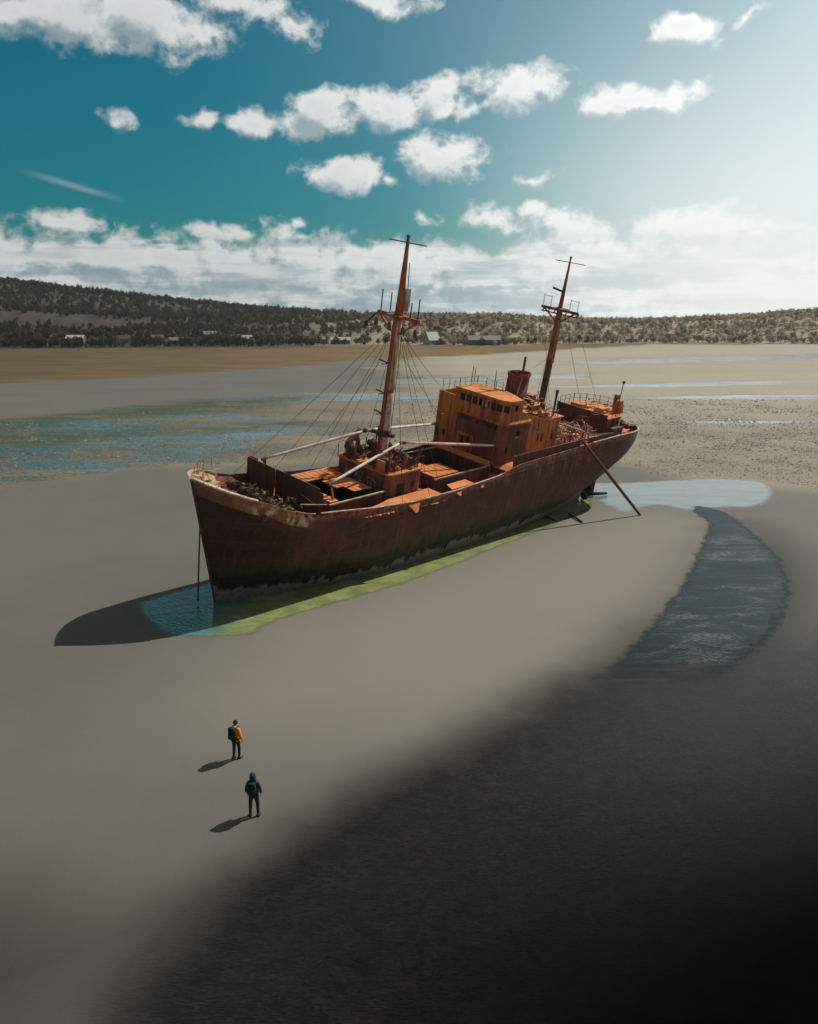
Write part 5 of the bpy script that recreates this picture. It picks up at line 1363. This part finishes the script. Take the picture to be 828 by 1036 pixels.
def backpack(loc, rz, k, mat, strapm, label, w=.30, h=.46):
    r = empty('backpack', loc, rz); r.scale = (k,k,k); tag(r, label, 'backpack')
    b = MB(); b.box((0,-.235,1.22), (w,.17,h)); o = b.build('bag', mat, r, True, .05)
    b = MB(); b.box((0,-.335,1.14), (w*.75,.06,h*.45)); b.build('pocket', mat, r, True, .02)
    b = MB(); b.box((0,-.235,1.22+h/2+.015), (w*.92,.18,.07)); b.build('lid', mat, r, True, .025)
    for s in (-1, 1):
        b = MB(); b.tube([(s*.10,-.16,1.43), (s*.12,-.05,1.515), (s*.125,.08,1.47), (s*.125,.165,1.30), (s*.13,.14,1.12), (s*.14,-.02,1.02), (s*.13,-.16,1.02)], .018, 6); b.build('strap', strapm, r, True)
    return r
DARKT = cloth('dark_trousers', (.012,.012,.015)); BLKBAG = cloth('dark_pack', (.010,.009,.009)); SHOE = cloth('dark_shoe', (.015,.013,.013))
x1, y1 = at(239.5, 767.5); x2, y2 = at(257.5, 825.5)
person((x1, y1, .0), radians(-28), 1.0, dict(stance=.0, fwd=.06, arm=0, hem=.93), cloth('orange_jacket', (.82,.28,.012)), DARKT, SHOE, cloth('black_hair', (.012,.010,.009)), 'down', 'person in an orange hooded jacket and dark trousers, facing the ship')
backpack((x1, y1, .0), radians(-28), 1.0, BLKBAG, BLKBAG, 'dark backpack worn by the person in the orange jacket', .33, .5)
person((x2, y2, .0), radians(-3), 1.0, dict(stance=.05, fwd=.0, arm=0, hem=.80), cloth('blue_jacket', (.008,.055,.09)), DARKT, SHOE, DARKT, 'up', 'person in a blue jacket with the hood up, standing with feet apart')
backpack((x2, y2, .0), radians(-3), 1.0, cloth('navy_pack', (.007,.014,.022)), BLKBAG, 'dark navy backpack worn by the person in the blue jacket', .30, .44)

# broken pieces lying on the sand by the stern
def drift(pts, r, label, name='driftwood', mat='black'):
    b = MB(); b.tube(pts, r, 6); o = b.build(name, M[mat], None, True); return tag(o, label, 'wreckage')
p0, p1 = at(576, 521), at(589, 529); drift([(*p0, .08), ((p0[0]+p1[0])/2, (p0[1]+p1[1])/2, .16), (*p1, .05)], .10, 'short dark broken beam lying on the sand by the stern', 'broken_beam')
p0, p1 = at(596, 503), at(614, 501); drift([(*p0, .35), (*p1, .22)], [.24, .14], 'dark stump of wreckage lying in the pool under the stern', 'wreck_stump')
p0, p1 = at(548, 521), at(562, 527); drift([(*p0, .05), (*p1, .05)], [.12, .05], 'flat dark plank at the edge of the green pool', 'plank')

# =================================================================== SKY, SUN, CAMERA
def build_world():
    w = bpy.data.worlds.new('World'); SC.world = w; w.use_nodes = True; t = NT(w.node_tree); t.n.clear()
    d = t.node('ShaderNodeTexCoord').outputs['Generated']
    sky = t.node('ShaderNodeTexSky', sky_type='NISHITA'); sky.sun_disc = False; sky.sun_elevation = SUN_EL; sky.sun_rotation = pi/2 - SUN_AZ
    sky.air_density = 1.0; sky.dust_density = SKY['dust']; sky.ozone_density = 1.6
    base = t.mix(1.0, sky.outputs[0], SKY['tint'], 'MULTIPLY')
    sep = t.node('ShaderNodeSeparateXYZ'); t.put(sep.inputs[0], d); X, Y, Z = sep.outputs
    AZ = t.math('ARCTAN2', X, Y); EL = t.math('ARCSINE', Z)
    # aureole of bright air round the sun
    ae_ = radians(SKY['aur_el']); cosg = t.vec('DOT_PRODUCT', d, (cos(ae_)*cos(SUN_AZ), cos(ae_)*sin(SUN_AZ), sin(ae_))); gam = t.math('ARCCOSINE', cosg)
    aur = t.math('POWER', t.ramp(gam, radians(SKY['aur_r']), 0, smooth=False), SKY['aur_p'])
    base = t.mix(1.0, base, t.vec('SCALE', (1.0, .88, .84), scale=t.math('MULTIPLY', aur, SKY['aur'])), 'ADD')
    # clouds: heaps at surveyed headings plus a low bank, edges broken up by noise
    def density_group(fine):
        grp = bpy.data.node_groups.new('cloud_density', 'ShaderNodeTree')
        grp.interface.new_socket('Dir', in_out='INPUT', socket_type='NodeSocketVector'); grp.interface.new_socket('AE', in_out='INPUT', socket_type='NodeSocketVector')
        grp.interface.new_socket('D', in_out='OUTPUT', socket_type='NodeSocketFloat')
        k = NT(grp); gi = k.node('NodeGroupInput'); go = k.node('NodeGroupOutput')
        ae0 = gi.outputs['AE']; dr = gi.outputs['Dir']; acc = None
        ae = k.vec('ADD', ae0, k.scaled(k.vec('SUBTRACT', k.noise(dr, 13, 3, .6, col=True), (.5,.5,.5)), (.075,.05,0)))
        for (px, py, rx, ry, st) in CLOUDS:
            a0, e0 = azel(px, py); a1, _ = azel(px+rx, py); _, e1 = azel(px, py-ry)
            v = k.vec('SUBTRACT', ae, (a0, e0, 0)); v = k.vec('MULTIPLY', v, (1/max(a1-a0, 1e-4), 1/max(e1-e0, 1e-4), 0))
            q = k.math('MULTIPLY', k.math('SUBTRACT', 1.0, k.vec('LENGTH', v)), st)
            acc = q if acc is None else k.math('SMOOTH_MAX', acc, q, .12)
        s2 = k.node('ShaderNodeSeparateXYZ'); k.put(s2.inputs[0], ae); el = s2.outputs[1]; az_ = s2.outputs[0]
        # the bank: its top height wanders with heading
        topn = k.noise(k.scaled(ae, (1, 0, 0)), 7.0, 3, .6)
        top = k.math('ADD', radians(4.0), k.math('MULTIPLY', topn, radians(2.8)))
        bank = k.math('MULTIPLY', k.math('SUBTRACT', top, el), 26.0)
        gaps = k.noise(k.scaled(dr, (1, 1, 9.0)), 6.0, 4, .58)
        bank = k.math('MINIMUM', bank, k.math('ADD', .62, k.math('MULTIPLY', k.math('SUBTRACT', gaps, .40), 3.0)))
        acc = k.math('SMOOTH_MAX', acc, bank, .10)
        n1 = k.noise(k.scaled(dr, (1, 1, 1.25)), 19, 8 if fine else 4, .64, .2); n0 = k.noise(k.scaled(dr, (1, 1, 1.6)), 8.0, 2, .5)
        bil = k.math('ABSOLUTE', k.math('SUBTRACT', k.noise(k.scaled(dr, (1, 1, 1.2)), 34, 3, .55, .3), .5))      # billows
        D = k.math('ADD', acc, k.math('MULTIPLY', k.math('SUBTRACT', n1, .5), 2.3))
        D = k.math('ADD', D, k.math('MULTIPLY', k.math('SUBTRACT', n0, .5), .9))
        D = k.math('ADD', D, k.math('MULTIPLY', k.math('SUBTRACT', .10, bil), 1.5))
        k.put(go.inputs[0], D)
        return grp
    GRP = {f: density_group(f) for f in (True, False)}
    def dens(off):  # at the view direction, or a little towards the sun
        g = t.node('ShaderNodeGroup'); g.node_tree = GRP[off is None]
        if off is None:
            t.put(g.inputs[0], d); c = t.node('ShaderNodeCombineXYZ'); t.put(c.inputs[0], AZ); t.put(c.inputs[1], EL); t.put(g.inputs[1], c.outputs[0])
        else:
            da, de = off; a = t.math('ADD', AZ, da); e = t.math('ADD', EL, de); c = t.node('ShaderNodeCombineXYZ'); t.put(c.inputs[0], a); t.put(c.inputs[1], e); t.put(g.inputs[1], c.outputs[0])
            ce = t.math('COSINE', e); c2 = t.node('ShaderNodeCombineXYZ')
            t.put(c2.inputs[0], t.math('MULTIPLY', t.math('SINE', a), ce)); t.put(c2.inputs[1], t.math('MULTIPLY', t.math('COSINE', a), ce)); t.put(c2.inputs[2], t.math('SINE', e)); t.put(g.inputs[0], c2.outputs[0])
        return g.outputs[0]
    D0 = dens(None); D1 = dens((radians(.55), radians(.95)))
    alpha = t.ramp(D0, .0, .72)
    lit = t.ramp(t.math('SUBTRACT', D0, D1), -.55, .45)
    thick = t.ramp(D0, .4, 1.5)
    shade = t.mix(t.math('ADD', t.math('MULTIPLY', lit, .85), .15), SKY['cl_dark'], SKY['cl_lit'])
    shade = t.mix(t.math('MULTIPLY', thick, .18), shade, SKY['cl_dark'])
    lay = t.noise(t.scaled(d, (1, 1, 8.0)), 5.0, 4, .55)                     # layered grey undersides in the low bank
    shade = t.mix(t.math('MULTIPLY', t.ramp(lay, .46, .62, 0, .75), t.ramp(EL, radians(5.8), radians(3.6))), shade, SKY['cl_dark'])
    glow = t.math('ADD', 1.0, t.math('MULTIPLY', t.ramp(gam, radians(75), radians(25)), SKY['cl_glow']))
    shade = t.vec('SCALE', shade, scale=glow)
    mist = t.ramp(EL, radians(5.5), radians(0), 0, SKY['mist'])
    base = t.mix(mist, base, t.vec('SCALE', SKY['mist_c'], scale=glow))
    # bright milky air low down on the sun's side
    milk = t.math('MULTIPLY', t.ramp(EL, radians(20), radians(4)), t.ramp(AZ, radians(-2), radians(23)))
    base = t.mix(t.math('MULTIPLY', milk, SKY['milk']), base, (18.5, 19.0, 18.6)); shade = t.mix(t.math('MULTIPLY', milk, .88), shade, (19, 19.2, 18.6))
    col = t.mix(t.math('MULTIPLY', alpha, .96), base, shade)
    # added grey over the unseen sky behind and above the camera, neutralising ambient fill
    fill_veil = t.math('MAXIMUM', t.ramp(EL, radians(22), radians(38)), t.ramp(t.math('ABSOLUTE', AZ), radians(38), radians(70)))
    fill_veil = t.math('MULTIPLY', fill_veil, t.ramp(t.noise(d, 2.2, 4, .6), .25, .6, .55, .95))
    col = t.mix(t.math('MULTIPLY', fill_veil, t.ramp(EL, radians(-1), radians(3))), col, SKY['fill_veil'])
    # a faint vapour streak
    va, ve = azel(75, 188); v = t.node('ShaderNodeCombineXYZ'); t.put(v.inputs[0], AZ); t.put(v.inputs[1], EL)
    q = t.vec('SUBTRACT', v.outputs[0], (va, ve, 0)); cs, sn = cos(radians(-14)), sin(radians(-14))
    u_ = t.vec('DOT_PRODUCT', q, (cs, sn, 0)); v_ = t.vec('DOT_PRODUCT', q, (-sn, cs, 0))
    st = t.math('MULTIPLY', t.ramp(t.math('ABSOLUTE', u_), radians(3.2), radians(.5)), t.ramp(t.math('ABSOLUTE', v_), radians(.28), 0))
    col = t.mix(t.math('MULTIPLY', st, .22), col, SKY['cl_lit'])
    bg = t.node('ShaderNodeBackground'); t.put(bg.inputs[0], col); bg.inputs[1].default_value = SKY['strength']
    out = t.node('ShaderNodeOutputWorld'); t.l.new(bg.outputs[0], out.inputs[0])
    w.cycles.sampling_method = 'NONE'
CLOUDS = [(60,22,95,30,1),(150,18,95,34,1.1),(240,6,70,26,.9),(310,22,60,24,.75),(385,0,60,16,.8),(10,18,50,26,.9),
  (212,121,26,15,.9),(250,121,46,16,1),(320,115,46,26,1.1),(392,115,48,28,1.1),(440,95,38,30,1.15),(530,88,54,30,1.2),(490,104,36,18,1),
  (345,174,50,19,1.05),(452,158,58,27,1.15),(393,183,22,9,.8),(655,98,62,22,1.1),(612,106,24,14,.8),(695,30,42,18,1.05),(770,20,16,9,.6),
  (68,224,46,16,1),(126,125,20,11,.75),(500,218,58,18,.95),(542,208,20,12,.9),(590,234,42,24,1.1),(570,218,24,13,.9),(720,232,100,30,1.1),(542,182,24,9,.7),(435,220,24,10,.7),(306,232,16,10,.7),(215,238,40,14,.8),(240,235,30,12,.8)]
SKY = dict(dust=1.5, tint=(.0,.80,.84), aur=43.0, aur_el=16, aur_r=72, aur_p=2.6, cl_lit=(14.0,14.2,14.0), cl_dark=(4.1,5.9,6.8), cl_glow=.6, milk=.8, fill_veil=(3.5,3.45,3.3), mist=.45, mist_c=(9.5,10.6,11.0), strength=.05)
build_world()
HAZE = .00011
sun = bpy.data.lights.new('sun', 'SUN'); sun.energy = 4.2; sun.angle = radians(.53); sun.color = (1.0, .93, .82)
so = bpy.data.objects.new('sun', sun); link(so); so.rotation_euler = SUN_DIR.to_track_quat('Z', 'Y').to_euler()
cam = bpy.data.cameras.new('camera'); cam.sensor_fit = 'HORIZONTAL'; cam.sensor_width = 36; cam.lens = 36*FOC/W0; cam.clip_start = .5; cam.clip_end = 20000
co = bpy.data.objects.new('camera', cam); link(co); co.location = (0, 0, CAM_H); co.rotation_euler = (pi/2 - PITCH, 0, 0); SC.camera = co
vs_ = SC.view_settings; vs_.view_transform = 'Standard'; vs_.look = 'None'; vs_.gamma = 1; vs_.exposure = 0; vs_.use_curve_mapping = False
if HAZE:
    b = MB(); b.box((0, 640, 59), (2400, 1500, 122)); hz = b.build('haze', None, None)
    hm = bpy.data.materials.new('haze_air'); hm.use_nodes = True; ht = NT(hm.node_tree); ht.n.remove(ht.n['Principled BSDF'])
    pv = ht.node('ShaderNodeVolumePrincipled'); pv.inputs['Color'].default_value = (.86,.90,.92,1); pv.inputs['Density'].default_value = HAZE; pv.inputs['Anisotropy'].default_value = .6
    ht.l.new(pv.outputs[0], ht.n['Material Output'].inputs['Volume']); hz.data.materials.clear(); hz.data.materials.append(hm); tag(hz, kind='stuff'); SC.cycles.volume_bounces = 0
SC.cycles.use_denoising = True; SC.cycles.max_bounces = 6; SC.cycles.diffuse_bounces = 2; SC.cycles.glossy_bounces = 3; SC.cycles.transparent_max_bounces = 8
SC.render.resolution_x = 818; SC.render.resolution_y = 1024
